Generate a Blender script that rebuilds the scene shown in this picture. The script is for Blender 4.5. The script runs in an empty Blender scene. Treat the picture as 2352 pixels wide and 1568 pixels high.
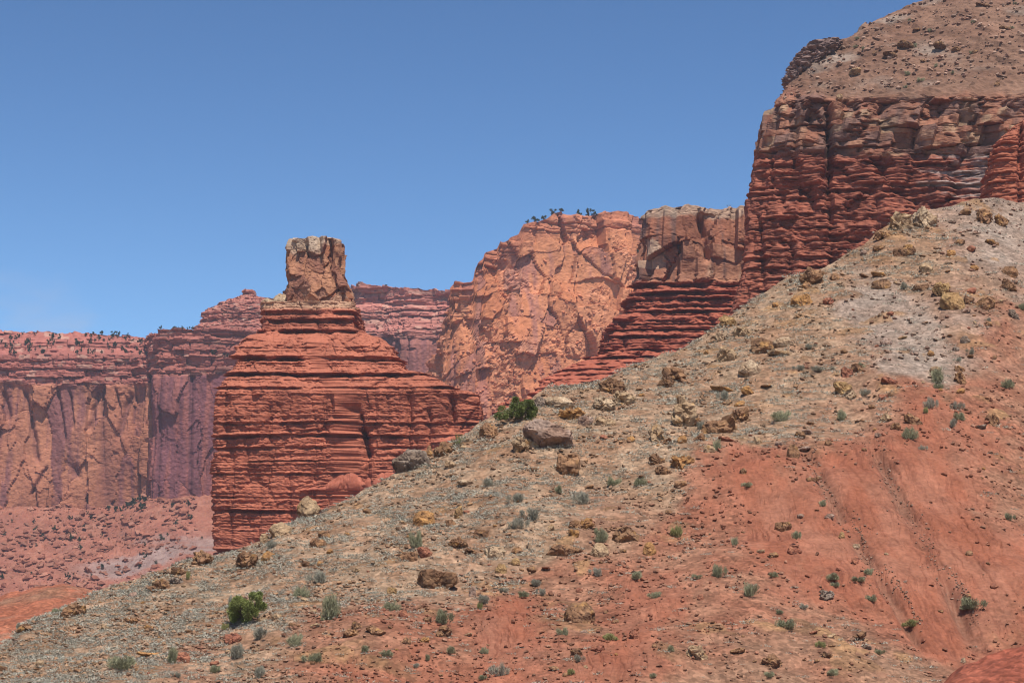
import bpy, bmesh, math, random
import numpy as np
from mathutils import Vector, Matrix, Quaternion
from mathutils.bvhtree import BVHTree

sc = bpy.context.scene
col = sc.collection
rng = np.random.default_rng(7)
random.seed(7)
f32 = np.float32

# ------------------------------------------------------------------ camera
PITCH = math.radians(9.0)
FQ, CU, CV = 4388.6, 1176.0, 784.0          # focal length and centre in units of a 2352 x 1568 picture
cam_d = bpy.data.cameras.new("camera")
cam_d.sensor_width = 36.0
cam_d.lens = 36.0 * FQ / 2352.0
cam_d.clip_start, cam_d.clip_end = 1.0, 20000.0
cam = bpy.data.objects.new("camera", cam_d)
cam.rotation_euler = (math.pi / 2 + PITCH, 0, 0)
col.objects.link(cam)
sc.camera = cam

# ------------------------------------------------------------------ sky and sun
SUN_EL, SUN_AZ = math.radians(66), math.radians(157)      # azimuth clockwise from +Y
world = bpy.data.worlds.new("World")
sc.world = world
world.use_nodes = True
wn, wl = world.node_tree.nodes, world.node_tree.links
wn.clear()
w_out = wn.new("ShaderNodeOutputWorld")
w_bg = wn.new("ShaderNodeBackground")
w_sky = wn.new("ShaderNodeTexSky")
w_sky.sky_type = 'NISHITA'
w_sky.sun_disc = False
w_sky.sun_elevation, w_sky.sun_rotation = SUN_EL, SUN_AZ
w_sky.altitude = 1900
w_sky.air_density, w_sky.dust_density, w_sky.ozone_density = 1.0, 0.1, 1.6
w_bg.inputs["Strength"].default_value = 0.0465
# thin far clouds low over the plateau
w_tc = wn.new("ShaderNodeTexCoord")
w_map = wn.new("ShaderNodeMapping")
w_map.inputs["Scale"].default_value = (9, 9, 26)
w_no = wn.new("ShaderNodeTexNoise")
w_no.inputs["Scale"].default_value = 1.6
w_no.inputs["Detail"].default_value = 5
w_r = wn.new("ShaderNodeMapRange")
w_r.inputs["From Min"].default_value, w_r.inputs["From Max"].default_value = 0.47, 0.72
w_dist = wn.new("ShaderNodeVectorMath"); w_dist.operation = 'DISTANCE'
w_sc = wn.new("ShaderNodeVectorMath"); w_sc.operation = 'MULTIPLY'
w_sc.inputs[1].default_value = (1, 1, 2.6)
el, az = math.radians(9.0), math.radians(-13.6)
w_dist.inputs[1].default_value = (math.sin(az) * math.cos(el), math.cos(az) * math.cos(el), 2.6 * math.sin(el))
w_r2 = wn.new("ShaderNodeMapRange")
w_r2.inputs["From Min"].default_value, w_r2.inputs["From Max"].default_value = 0.10, 0.02
w_m = wn.new("ShaderNodeMath"); w_m.operation = 'MULTIPLY'
w_m2 = wn.new("ShaderNodeMath"); w_m2.operation = 'MULTIPLY'; w_m2.inputs[1].default_value = 0.5
w_mix = wn.new("ShaderNodeMix"); w_mix.data_type = 'RGBA'
w_mix.inputs["B"].default_value = (8.6, 8.9, 10.6, 1)
wl.new(w_tc.outputs["Generated"], w_map.inputs["Vector"])
wl.new(w_map.outputs[0], w_no.inputs["Vector"])
wl.new(w_no.outputs["Fac"], w_r.inputs["Value"])
wl.new(w_tc.outputs["Generated"], w_sc.inputs[0])
wl.new(w_sc.outputs[0], w_dist.inputs[0])
wl.new(w_dist.outputs["Value"], w_r2.inputs["Value"])
wl.new(w_r.outputs[0], w_m.inputs[0]); wl.new(w_r2.outputs[0], w_m.inputs[1])
wl.new(w_m.outputs[0], w_m2.inputs[0]); wl.new(w_m2.outputs[0], w_mix.inputs["Factor"])
w_hs = wn.new("ShaderNodeHueSaturation"); w_hs.inputs["Hue"].default_value = 0.493; w_hs.inputs["Saturation"].default_value = 1.03
w_gm = wn.new("ShaderNodeGamma"); w_gm.inputs["Gamma"].default_value = 1.5
wl.new(w_sky.outputs[0], w_hs.inputs["Color"]); wl.new(w_hs.outputs[0], w_gm.inputs["Color"])
wl.new(w_gm.outputs[0], w_mix.inputs["A"])
wl.new(w_mix.outputs["Result"], w_bg.inputs["Color"])
wl.new(w_bg.outputs[0], w_out.inputs["Surface"])

sun_d = bpy.data.lights.new("sun", 'SUN')
sun_d.energy = 5.0
sun_d.angle = math.radians(0.5)
sun_d.color = (1.0, 0.94, 0.86)
sun = bpy.data.objects.new("sun", sun_d)
sdir = Vector((math.sin(SUN_AZ) * math.cos(SUN_EL), math.cos(SUN_AZ) * math.cos(SUN_EL), math.sin(SUN_EL)))
sun.rotation_euler = (-sdir).to_track_quat('-Z', 'Y').to_euler()
sun.location = (0, 0, 400)
col.objects.link(sun)
sc.view_settings.view_transform = 'Standard'
sc.view_settings.look = 'None'
sc.view_settings.gamma = 1.0
sc.view_settings.exposure = 0.42
sc.cycles.max_bounces = 6
sc.cycles.diffuse_bounces = 3
sc.cycles.volume_bounces = 0
sc.cycles.use_denoising = True
sc.cycles.denoising_prefilter = 'ACCURATE'
sc.cycles.denoising_input_passes = 'RGB_ALBEDO_NORMAL'
sc.cycles.pixel_filter_type = 'BLACKMAN_HARRIS'
sc.cycles.filter_width = 1.15

# ------------------------------------------------------------------ picture units to world and back
SP, CP = math.sin(PITCH), math.cos(PITCH)
def to_world(u, v, y):
    """the point at world depth y that lies on the sight line of picture position (u, v)"""
    cx = (np.asarray(u, float) - CU) / FQ
    cy = (CV - np.asarray(v, float)) / FQ
    k = y / (CP - cy * SP)
    return np.stack(np.broadcast_arrays(cx * k, y + 0 * k, (SP + cy * CP) * k), -1)
def z_at(v, y): return to_world(CU, v, y)[..., 2]
def x_at(u, y, v=CV): return to_world(u, v, y)[..., 0]
def m_per(y): return y / FQ
def to_pic(P):
    P = np.asarray(P, float)
    dep = P[..., 1] * CP + P[..., 2] * SP
    up = -P[..., 1] * SP + P[..., 2] * CP
    return CU + P[..., 0] / dep * FQ, CV - up / dep * FQ

# ------------------------------------------------------------------ noise
_G = rng.normal(size=(256, 3)); _G = (_G / np.linalg.norm(_G, axis=1, keepdims=True)).astype(f32)
_T = rng.random((65536, 4)).astype(f32)
def _hash(ix, iy, iz, seed):
    with np.errstate(over='ignore'):
        h = (ix.astype(np.uint32) * np.uint32(374761393) + iy.astype(np.uint32) * np.uint32(668265263)
             + iz.astype(np.uint32) * np.uint32(2246822519) + np.uint32(seed * 3266489917 & 0xffffffff))
        h = (h ^ (h >> np.uint32(13))) * np.uint32(1274126177)
        return h ^ (h >> np.uint32(16))
def perlin(P, seed=0):
    sh = P.shape[:-1]
    P = np.asarray(P, f32).reshape(-1, 3)
    I = np.floor(P); F = P - I; I = I.astype(np.int64)
    W = F * F * F * (F * (F * 6 - 15) + 10)
    out = np.zeros(len(P), f32)
    for dx in (0, 1):
        wx = W[:, 0] if dx else 1 - W[:, 0]
        for dy in (0, 1):
            wy = W[:, 1] if dy else 1 - W[:, 1]
            for dz in (0, 1):
                wz = W[:, 2] if dz else 1 - W[:, 2]
                g = _G[_hash(I[:, 0] + dx, I[:, 1] + dy, I[:, 2] + dz, seed) & np.uint32(255)]
                out += wx * wy * wz * (g[:, 0] * (F[:, 0] - dx) + g[:, 1] * (F[:, 1] - dy) + g[:, 2] * (F[:, 2] - dz))
    return (out * 1.5).reshape(sh)
def fbm(P, scale, octv=4, seed=0, gain=0.5):
    P = np.asarray(P, f32) / f32(1) / np.asarray(scale, f32)
    a, s, o = 1.0, 0.0, 0
    for k in range(octv):
        o = o + a * perlin(P * (2.03 ** k) + 17.3 * k, seed + k); s += a; a *= gain
    return o / s * 1.4
def voronoi(P, scale, seed=0):
    """nearest cell: F1, F2, four randoms of the cell, offset from its centre (cell units)"""
    sh = P.shape[:-1]
    P = (np.asarray(P, f32) / np.asarray(scale, f32)).reshape(-1, 3)
    I = np.floor(P); F = P - I; I = I.astype(np.int64)
    n = len(P)
    d1 = np.full(n, 9, f32); d2 = np.full(n, 9, f32)
    rid = np.zeros(n, np.int64); off = np.zeros((n, 3), f32)
    for dx in (-1, 0, 1):
        for dy in (-1, 0, 1):
            for dz in (-1, 0, 1):
                h = (_hash(I[:, 0] + dx, I[:, 1] + dy, I[:, 2] + dz, seed) & np.uint32(65535)).astype(np.int64)
                o = F - (_T[h][:, :3] + np.array((dx, dy, dz), f32))
                d = np.sqrt((o * o).sum(1))
                m = d < d1
                d2 = np.where(m, d1, np.minimum(d2, d))
                d1 = np.where(m, d, d1)
                rid = np.where(m, h, rid)
                off = np.where(m[:, None], o, off)
    R = _T[(rid * 7 + 13) & 65535]
    return d1.reshape(sh), d2.reshape(sh), R.reshape(sh + (4,)), off.reshape(sh + (3,))
def facets(P, scale, seed, tilt=0.9, crack=0.35, cw=0.10):
    """broken rock: every cell is a tilted face at its own height, with a gap at its edge; about -1..1"""
    d1, d2, R, off = voronoi(P, scale, seed)
    val = (R[..., 3] - 0.5) * 1.2 + tilt * ((R[..., :3] - 0.5) * off).sum(-1) * 2
    e = np.clip(1 - (d2 - d1) / cw, 0, 1)
    return val - crack * e * e, R, e
def bricks(P, w, h, seed, warp=.25, tilt=.35, crack=.5, cw=.06):
    """joint-bound blocks: courses of uneven height cut by upright joints; each block has its own face; about -1..1"""
    P = np.asarray(P, f32)
    s = P[..., 0] - .8 * P[..., 1] + warp * w * fbm(P, (3 * w, 3 * w, 5 * h), 2, seed)
    zz = P[..., 2] / h + warp * fbm(P, (4 * w, 4 * w, 3 * h), 2, seed + 1) + .35 * perlin(np.stack([P[..., 2] / (2.6 * h), 0 * s, 0 * s + seed], -1), seed + 2)
    k = np.floor(zz); fz = zz - k
    hk = _T[_hash(k.astype(np.int64), k.astype(np.int64) * 0 + seed, k.astype(np.int64) * 0, seed) & np.uint32(65535)]
    ss = s / (w * (.6 + .9 * hk[..., 0])) + 31 * hk[..., 1]
    ss = ss + .38 * perlin(np.stack([ss * .73, k * 3.7, 0 * ss], -1), seed + 3)
    c = np.floor(ss); fs = ss - c
    R = _T[_hash(c.astype(np.int64), k.astype(np.int64), k.astype(np.int64) * 0 + 5, seed + 4) & np.uint32(65535)]
    val = (R[..., 3] - .5) * 1.3 + tilt * ((R[..., 0] - .5) * (fs - .5) + (R[..., 1] - .5) * (fz - .5)) * 2
    e = np.clip(1 - np.minimum(np.minimum(fs, 1 - fs), np.minimum(fz, 1 - fz) * h / w) / cw, 0, 1)
    return val - crack * e * e * (R[..., 2] > .3), R, e
def sstep(a, b, x):
    t = np.clip((x - a) / (b - a), 0, 1)
    return t * t * (3 - 2 * t)
def lerp(a, b, t):
    t = np.asarray(t)[..., None]
    return np.asarray(a) * (1 - t) + np.asarray(b) * t

# ------------------------------------------------------------------ materials
GAIN = 0.70                                          # all rock and soil tones share one reflectance scale
def rock_material(name, fine=1.0, bump=0.5, bump_dist=0.1, var=0.35, rough=0.95, gain=1.0, pebbles=0.0, psize=0.2):
    """colour of the rock from its own mineral colouring (Col), broken up by grain at two sizes"""
    m = bpy.data.materials.new(name); m.use_nodes = True
    n, l = m.node_tree.nodes, m.node_tree.links
    b = n["Principled BSDF"]
    b.inputs["Roughness"].default_value = rough
    b.inputs["Specular IOR Level"].default_value = 0.12
    at = n.new("ShaderNodeAttribute"); at.attribute_name = "Col"
    tc = n.new("ShaderNodeTexCoord")
    n1 = n.new("ShaderNodeTexNoise"); n1.inputs["Scale"].default_value = 1.0 / fine; n1.inputs["Detail"].default_value = 6
    n2 = n.new("ShaderNodeTexNoise"); n2.inputs["Scale"].default_value = 0.13 / fine; n2.inputs["Detail"].default_value = 4
    l.new(tc.outputs["Object"], n1.inputs["Vector"]); l.new(tc.outputs["Object"], n2.inputs["Vector"])
    ad = n.new("ShaderNodeMath"); ad.operation = 'ADD'
    l.new(n1.outputs["Fac"], ad.inputs[0]); l.new(n2.outputs["Fac"], ad.inputs[1])
    mr = n.new("ShaderNodeMapRange")
    mr.inputs["From Min"].default_value, mr.inputs["From Max"].default_value = 0.65, 1.35
    mr.inputs["To Min"].default_value, mr.inputs["To Max"].default_value = (1 - var) * GAIN * gain, (1 + var) * GAIN * gain
    l.new(ad.outputs[0], mr.inputs["Value"])
    mx = n.new("ShaderNodeVectorMath"); mx.operation = 'SCALE'
    l.new(at.outputs["Color"], mx.inputs[0]); l.new(mr.outputs[0], mx.inputs["Scale"])
    if pebbles:                                        # pebbles of two sizes, each with its own tone; bare clay (low alpha) shows few
        src = mx.outputs[0]; hts = []
        for ps, amt in ((psize, pebbles), (psize * 2.7, pebbles * .8)):
            vo = n.new("ShaderNodeTexVoronoi"); vo.inputs["Scale"].default_value = 1.0 / ps; vo.inputs["Randomness"].default_value = 1.0
            l.new(tc.outputs["Object"], vo.inputs["Vector"])
            sp = n.new("ShaderNodeSeparateColor"); l.new(vo.outputs["Color"], sp.inputs[0])
            c = n.new("ShaderNodeMath"); c.operation = 'SUBTRACT'; c.inputs[1].default_value = 0.5; l.new(sp.outputs[0], c.inputs[0])
            d = n.new("ShaderNodeMath"); d.operation = 'MULTIPLY'; l.new(c.outputs[0], d.inputs[0]); l.new(at.outputs["Alpha"], d.inputs[1])
            e = n.new("ShaderNodeMath"); e.operation = 'MULTIPLY_ADD'; e.inputs[1].default_value = 2 * amt; e.inputs[2].default_value = 1.0; l.new(d.outputs[0], e.inputs[0])
            m2 = n.new("ShaderNodeVectorMath"); m2.operation = 'SCALE'; l.new(src, m2.inputs[0]); l.new(e.outputs[0], m2.inputs["Scale"]); src = m2.outputs[0]
        l.new(src, b.inputs["Base Color"])
    else:
        l.new(mx.outputs[0], b.inputs["Base Color"])
    bp = n.new("ShaderNodeBump"); bp.inputs["Strength"].default_value = bump; bp.inputs["Distance"].default_value = bump_dist
    l.new(n1.outputs["Fac"], bp.inputs["Height"]); l.new(bp.outputs[0], b.inputs["Normal"])
    return m
M_far = rock_material("far sandstone", 2.2, 0.4, 0.5, 0.3, gain=1.12)
M_mid = rock_material("layered red rock", 0.8, 0.6, 0.3, 0.3, gain=1.06)
M_soil = rock_material("stony soil", 0.22, 0.5, 0.05, 0.3, gain=0.94, pebbles=0.30, psize=0.17)
M_boulder = rock_material("boulder rock", 0.16, 0.6, 0.05, 0.4)

def leaf_material(name, c1, c2, trans=0.15):
    m = bpy.data.materials.new(name); m.use_nodes = True
    n, l = m.node_tree.nodes, m.node_tree.links
    b = n["Principled BSDF"]; b.inputs["Roughness"].default_value = 0.8
    b.inputs["Specular IOR Level"].default_value = 0.15
    at = n.new("ShaderNodeAttribute"); at.attribute_name = "Col"
    oi = n.new("ShaderNodeObjectInfo")
    no = n.new("ShaderNodeTexNoise"); no.inputs["Scale"].default_value = 6
    tc = n.new("ShaderNodeTexCoord"); l.new(tc.outputs["Object"], no.inputs["Vector"])
    rp = n.new("ShaderNodeMix"); rp.data_type = 'RGBA'
    rp.inputs["A"].default_value = (*c1, 1); rp.inputs["B"].default_value = (*c2, 1)
    ad = n.new("ShaderNodeMath"); ad.operation = 'MULTIPLY_ADD'; ad.inputs[1].default_value = 0.6
    l.new(at.outputs["Fac"], ad.inputs[0])
    ad2 = n.new("ShaderNodeMath"); ad2.operation = 'MULTIPLY'; ad2.inputs[1].default_value = 0.5
    l.new(oi.outputs["Random"], ad2.inputs[0]); l.new(ad2.outputs[0], ad.inputs[2])
    l.new(ad.outputs[0], rp.inputs["Factor"])
    l.new(rp.outputs["Result"], b.inputs["Base Color"])
    return m
M_sage = leaf_material("grey sage leaf", (0.18, 0.165, 0.12), (0.36, 0.335, 0.255))
M_tuft = leaf_material("low grey tuft", (0.25, 0.228, 0.178), (0.385, 0.355, 0.28))
M_gsage = leaf_material("grey green brush", (0.165, 0.16, 0.09), (0.325, 0.315, 0.19))
M_ygreen = leaf_material("yellow green brush", (0.16, 0.155, 0.055), (0.32, 0.30, 0.125))
M_juniper = leaf_material("juniper leaf", (0.075, 0.092, 0.026), (0.24, 0.265, 0.085))
M_fartree = leaf_material("far juniper leaf", (0.018, 0.030, 0.015), (0.05, 0.07, 0.032))
M_bark = leaf_material("grey bark", (0.10, 0.075, 0.055), (0.2, 0.16, 0.12))

# ------------------------------------------------------------------ mesh helpers
def raw_mesh(name, V, F, colr=None, mat=None):
    """V (n,3); F (m,3) or (m,4) with one face size"""
    me = bpy.data.meshes.new(name)
    V = np.ascontiguousarray(V, f32); F = np.ascontiguousarray(F, np.int32)
    me.vertices.add(len(V)); me.vertices.foreach_set("co", V.ravel())
    k = F.shape[1]
    me.loops.add(F.size); me.loops.foreach_set("vertex_index", F.ravel())
    me.polygons.add(len(F))
    me.polygons.foreach_set("loop_start", np.arange(0, F.size, k, dtype=np.int32))
    me.polygons.foreach_set("loop_total", np.full(len(F), k, np.int32))
    if colr is not None:
        a = me.color_attributes.new("Col", 'FLOAT_COLOR', 'POINT')
        c4 = np.ones((len(V), 4), f32); c4[:, :3] = np.clip(colr[:, :3], 0.005, 0.95)
        if colr.shape[1] == 4: c4[:, 3] = colr[:, 3]
        a.data.foreach_set("color", c4.ravel())
    me.update(calc_edges=True)
    me.validate()
    me.polygons.foreach_set("use_smooth", np.zeros(len(F), bool))
    if mat: me.materials.append(mat)
    return me
def link(name, me, parent=None):
    o = bpy.data.objects.new(name, me); col.objects.link(o)
    if parent: o.parent = parent
    return o
def grid_faces(nr, nc, closed=False):
    r = np.arange(nr - 1)[:, None]; c = np.arange(nc if closed else nc - 1)[None, :]
    c2 = (c + 1) % nc
    return np.stack([r * nc + c, r * nc + c2, (r + 1) * nc + c2, (r + 1) * nc + c], -1).reshape(-1, 4)
def grid_obj(name, V, C, mat, closed=False, parent=None, smooth=False):
    nr, nc = V.shape[:2]
    me = raw_mesh(name, V.reshape(-1, 3), grid_faces(nr, nc, closed), C.reshape(-1, C.shape[-1]), mat)
    if smooth: me.polygons.foreach_set("use_smooth", np.ones(len(me.polygons), bool))
    return link(name, me, parent)
def grid_normals(V):
    a = np.gradient(V, axis=0); b = np.gradient(V, axis=1)
    n = np.cross(b, a)
    return n / np.maximum(np.linalg.norm(n, axis=-1, keepdims=True), 1e-9)
def tag(o, label=None, cat=None, group=None, kind=None):
    if label: o["label"] = label
    if cat: o["category"] = cat
    if group: o["group"] = group
    if kind: o["kind"] = kind
    return o
def empty(name, loc):
    o = bpy.data.objects.new(name, None); o.location = loc; o.empty_display_size = 0.5
    col.objects.link(o); return o
def tab(pts, x):
    pts = sorted(pts); xs = [p[0] for p in pts]
    return np.stack([np.interp(x, xs, [p[k] for p in pts]) for k in range(1, len(pts[0]))], -1)

# ------------------------------------------------------------------ beds of rock
def beds(z0, z1, tmin, tmax, seed, ledges=(), soft=0.5, step=0.05, hard=1.0):
    """outward reach of layered rock by height, 0..1: hard beds stick out over an undercut, soft ones slope"""
    r = np.random.default_rng(seed)
    zz = np.arange(z0, z1, step); prof = np.zeros_like(zz); tone = np.zeros_like(zz)
    z = z0
    while z < z1:
        t = r.uniform(tmin, tmax) * (1.8 if r.random() < 0.15 else 1)
        k = (zz >= z) & (zz < z + t); x = (zz[k] - z) / t
        hd = hard * r.random() ** 1.3
        if r.random() < soft: prof[k] = (1 - x) * 0.35 * hd + 0.1 * hard * r.random()
        else: prof[k] = hd * np.clip(x / 0.2, 0, 1) * (1 - 0.6 * np.clip((x - 0.75) / 0.25, 0, 1) ** 2)
        tone[k] = r.random(); z += t
    for (lz, depth, th) in ledges:                  # a deep undercut below lz, a bank sloping out below that
        d = lz - zz
        k = (d > 0) & (d < th); prof[k] -= depth * np.sin(np.clip(d[k] / th, 0, 1) * math.pi) ** 0.7
        k = (d <= 0) & (d > -th * 0.9); prof[k] += depth * 0.55 * (1 + d[k] / (th * 0.9))
    return zz, prof, tone
def bed_at(B, z): return np.interp(z, B[0], B[1]), np.interp(z, B[0], B[2])

def tower(levels, y_ref, n_exp, ncol, nrow, ncap=14, back=36, vis=(0.0, 1.0), lead=8.0, shear=None):
    """base surface of a free-standing rock: levels = (v, u_left, u_right, y_front, y_back); returns V[r,c], outward dirs, z"""
    L = sorted(levels)                               # by v, top first
    vv = np.linspace(L[-1][0], L[0][0], nrow)        # bottom to top
    T = tab(L, vv)
    yf, yb = T[:, 2], T[:, 3]
    yc = np.minimum(yf + lead, (yf + yb) / 2)           # depth of the widest part
    z = z_at(vv, yc)
    xl, xr = x_at(T[:, 0], yc, vv), x_at(T[:, 1], yc, vv)
    if shear is None: shear = max(0.0, (np.median(T[:, 0]) - CU) / FQ)
    # spread the columns evenly along the visible half of the outline
    th = np.linspace(-0.25 * math.pi, 1.25 * math.pi, 6000)
    a0, bf, bb = (xr - xl).mean() / 2, (yc - yf).mean(), (yb - yc).mean()
    def se(t):
        c, s = np.cos(t), np.sin(t)
        return np.sign(c) * np.abs(c) ** (2 / n_exp), np.sign(s) * np.abs(s) ** (2 / n_exp)
    ex, ey = se(th)
    sy = np.where(ey > 0, bf, bb)
    d = np.hypot(np.diff(ex * a0), np.diff(ey * sy)); s = np.r_[0, np.cumsum(d)]; s /= s[-1]
    q = np.interp(np.linspace(1 - vis[1], 1 - vis[0], ncol), s, th)
    lo, hi = q[0], q[-1]
    bk = np.linspace(hi, lo + 2 * math.pi, back + 2)[1:-1]
    q = np.r_[q, bk]
    ex, ey = se(q)
    X = (xl + xr)[:, None] / 2 + (xr - xl)[:, None] / 2 * ex[None]
    Y = yc[:, None] - np.where(ey > 0, (yc - yf)[:, None], (yb - yc)[:, None]) * ey[None]
    X = X + shear * (Y - yc[:, None])
    Z = np.broadcast_to(z[:, None], X.shape)
    V = np.stack([X, Y, Z], -1)
    oy = -ey * np.where(ey > 0, bf, bb); tx, ty = np.gradient(ex * a0 + shear * oy), np.gradient(oy)
    nx, ny = -ty, tx
    sgn = np.sign(nx * ex + ny * -ey); sgn[sgn == 0] = 1
    ln = np.hypot(nx, ny) + 1e-9
    D = np.stack([nx * sgn / ln, ny * sgn / ln], -1)
    return V, D, z
def skirt(V, C, flare=.5, z0=-4.0, closed=True, n=14):
    """carry the foot of a rock down to the ground as a bank of debris"""
    b = V[0]; c = b.mean(0)
    if closed:
        d = b[:, :2] - c[:2]; d = d / np.maximum(np.linalg.norm(d, axis=1, keepdims=True), 1e-6)
    else: d = np.tile((0.0, -1.0), (len(b), 1))
    rows = []
    for k in range(n, 0, -1):
        t = k / n; R = b.copy(); h = (b[:, 2] - z0) * t
        R[:, 2] -= h; R[:, :2] += d * (h * flare)[:, None]
        R[:, 2] += 1.5 * fbm(R.astype(f32), 9.0, 3, 31) * t; R[:, 1] += 1.2 * fbm(R.astype(f32), 7.0, 3, 33) * t
        rows.append(R)
    return np.concatenate([np.stack(rows), V]), np.concatenate([np.repeat(C[:1], n, 0) * (.9 + .2 * rng.random((n, len(b), 1))), C])
def cap(V, bump=0.0, seed=0, n=12, dome=0.0):
    """close the top of a tower: rings running in to its middle"""
    top = V[-1]; c = top.mean(0)
    rows = []
    for k in range(1, n + 1):
        t = (k / n) ** 1.3
        R = top * (1 - t) + c * t
        R = R.copy(); R[:, 2] += dome * math.sin(min(1, t) * math.pi / 2) + bump * perlin(R / 2.5, seed) * min(1, 3 * t)
        rows.append(R)
    return np.concatenate([V, np.stack(rows)], 0)
# ================================================================== THE LARGE STRUCTURE
# ------------------------------------------------------------------ foreground hillside
CREST = [(-500, 1640), (-250, 1560), (-80, 1515), (20, 1479), (43, 1445), (100, 1418), (233, 1365), (300, 1345), (367, 1322), (433, 1292), (493, 1275),
         (600, 1249), (623, 1225), (683, 1195), (733, 1177), (775, 1150), (850, 1112), (905, 1085), (1000, 1045), (1060, 1015),
         (1110, 990), (1180, 955), (1250, 925), (1320, 905), (1400, 870), (1430, 852), (1490, 830), (1560, 800), (1640, 755),
         (1720, 705), (1800, 660), (1900, 608), (1990, 565), (2040, 530), (2120, 496), (2200, 468), (2290, 458), (2352, 464),
         (2450, 478), (2650, 500), (2950, 560)]
VB = 1568.0
YB = [(-500, 70), (0, 76), (600, 76), (1176, 76), (1700, 76), (2100, 78), (2352, 80), (2950, 84)]
YC = [(-500, 84), (0, 92), (600, 104), (1176, 118), (1700, 138), (2100, 152), (2352, 158), (2950, 165)]
def smooth_tab(pts, x, w=14):
    k = np.linspace(-1.5, 1.5, 13); wt = np.exp(-k * k); wt /= wt.sum()
    return sum(wi * tab(pts, x + w * ki)[..., 0] for wi, ki in zip(wt, k))
FIELD = [  # u, v, sage, clay, grey
    (700, 1250, .95, 0, 0), (1000, 1130, 1, 0, 0), (1300, 1000, 1, 0, 0), (1600, 880, 1, 0, 0), (1850, 700, .9, 0, 0), (2100, 620, .7, 0, .1),
    (2300, 520, .1, 0, .7), (300, 1450, .95, 0, .1), (100, 1540, .7, 0, .1), (600, 1400, .7, 0, 0), (900, 1260, .8, 0, 0), (1200, 1180, .7, 0, 0), (1500, 1060, .75, 0, 0),
    (1750, 950, .8, 0, 0), (1950, 850, .45, .1, .1), (2200, 690, .2, 0, .4), (2300, 800, .1, .2, .3), (1400, 1200, .2, .05, 0), (1000, 1350, .3, .05, 0),
    (800, 1480, .1, .1, 0), (1300, 1400, .05, .2, 0), (1600, 1200, .05, .3, 0), (1700, 1100, .05, .7, 0), (1950, 1100, 0, 1, 0), (2150, 1150, 0, 1, 0),
    (2200, 1300, 0, 1, 0), (2000, 1250, 0, 1, 0), (1830, 1200, 0, .9, 0), (1650, 1140, 0, .45, 0), (1500, 1400, 0, .6, 0), (1450, 1510, 0, .65, 0),
    (1200, 1430, 0, .75, 0), (1150, 1540, .05, .5, 0), (1700, 1370, 0, .25, 0), (1900, 1460, .2, .1, .1), (2080, 1530, .3, .15, .1), (2300, 1440, 0, .6, 0),
    (2150, 1400, 0, .8, 0), (2330, 1100, .1, .15, 0), (2250, 1000, .05, .55, 0), (2330, 960, .1, .2, .1), (950, 1440, .05, .35, 0), (850, 1540, .05, .35, 0), (1350, 1300, .05, .2, 0),
    (1750, 1520, .1, .05, 0), (1600, 1500, .1, .2, 0), (2010, 720, .25, 0, .8), (2080, 790, .05, 0, 1), (2140, 860, .05, 0, .7), (1990, 930, .3, .2, 0),
    (2200, 900, .05, .35, .1), (2100, 950, 0, .75, 0), (1880, 960, .5, .25, 0), (450, 1530, .35, 0, .05), (250, 1540, .6, 0, .1)]
FA = np.array(FIELD, float)
def field(u, v):
    sh = np.broadcast(u, v).shape
    u = np.broadcast_to(u, sh).ravel(); v = np.broadcast_to(v, sh).ravel()
    num = np.zeros((len(u), 3)); den = np.zeros(len(u)) + 1e-12
    for p in FA:
        w = 1.0 / (((u - p[0]) ** 2 + (1.25 * (v - p[1])) ** 2) / 2500.0 + 0.6) ** 2
        num += w[:, None] * p[2:5]; den += w
    return (num / den[:, None]).reshape(sh + (3,))
def sheet(crest, vb, yb, yc, u, nt, tlo=-0.16, curve=0.2, pw=4, back=40.0, nback=14, fall=0.62, zmin=-6.0, tdense=1.0, sm=10):
    vc = smooth_tab(crest, u, sm); y0 = tab(yb, u)[:, 0]; y1 = tab(yc, u)[:, 0]
    t = np.linspace(0, 1, nt) ** tdense * (1 - tlo) + tlo
    v = vb + (vc[None] - vb) * t[:, None]
    tp = np.clip(t, 0, 1)[:, None]
    y = y0[None] + (y1 - y0)[None] * ((1 - curve) * t[:, None] + curve * tp ** pw)
    V = to_world(u[None] + 0 * v, v, y)
    rows = []
    top = V[-1]
    for k in range(1, nback + 1):
        d = back * (k / nback) ** 1.6
        R = top.copy(); sc_ = (top[:, 1] + d) / top[:, 1]
        R[:, 0] *= sc_; R[:, 1] += d
        R[:, 2] = np.maximum(top[:, 2] + 0.12 * d * np.exp(-d / 4) - fall * d * d / (d + 5), np.minimum(zmin, top[:, 2] - 2 - .1 * d))
        rows.append(R)
    return np.concatenate([V, np.stack(rows)], 0), v, t

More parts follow.
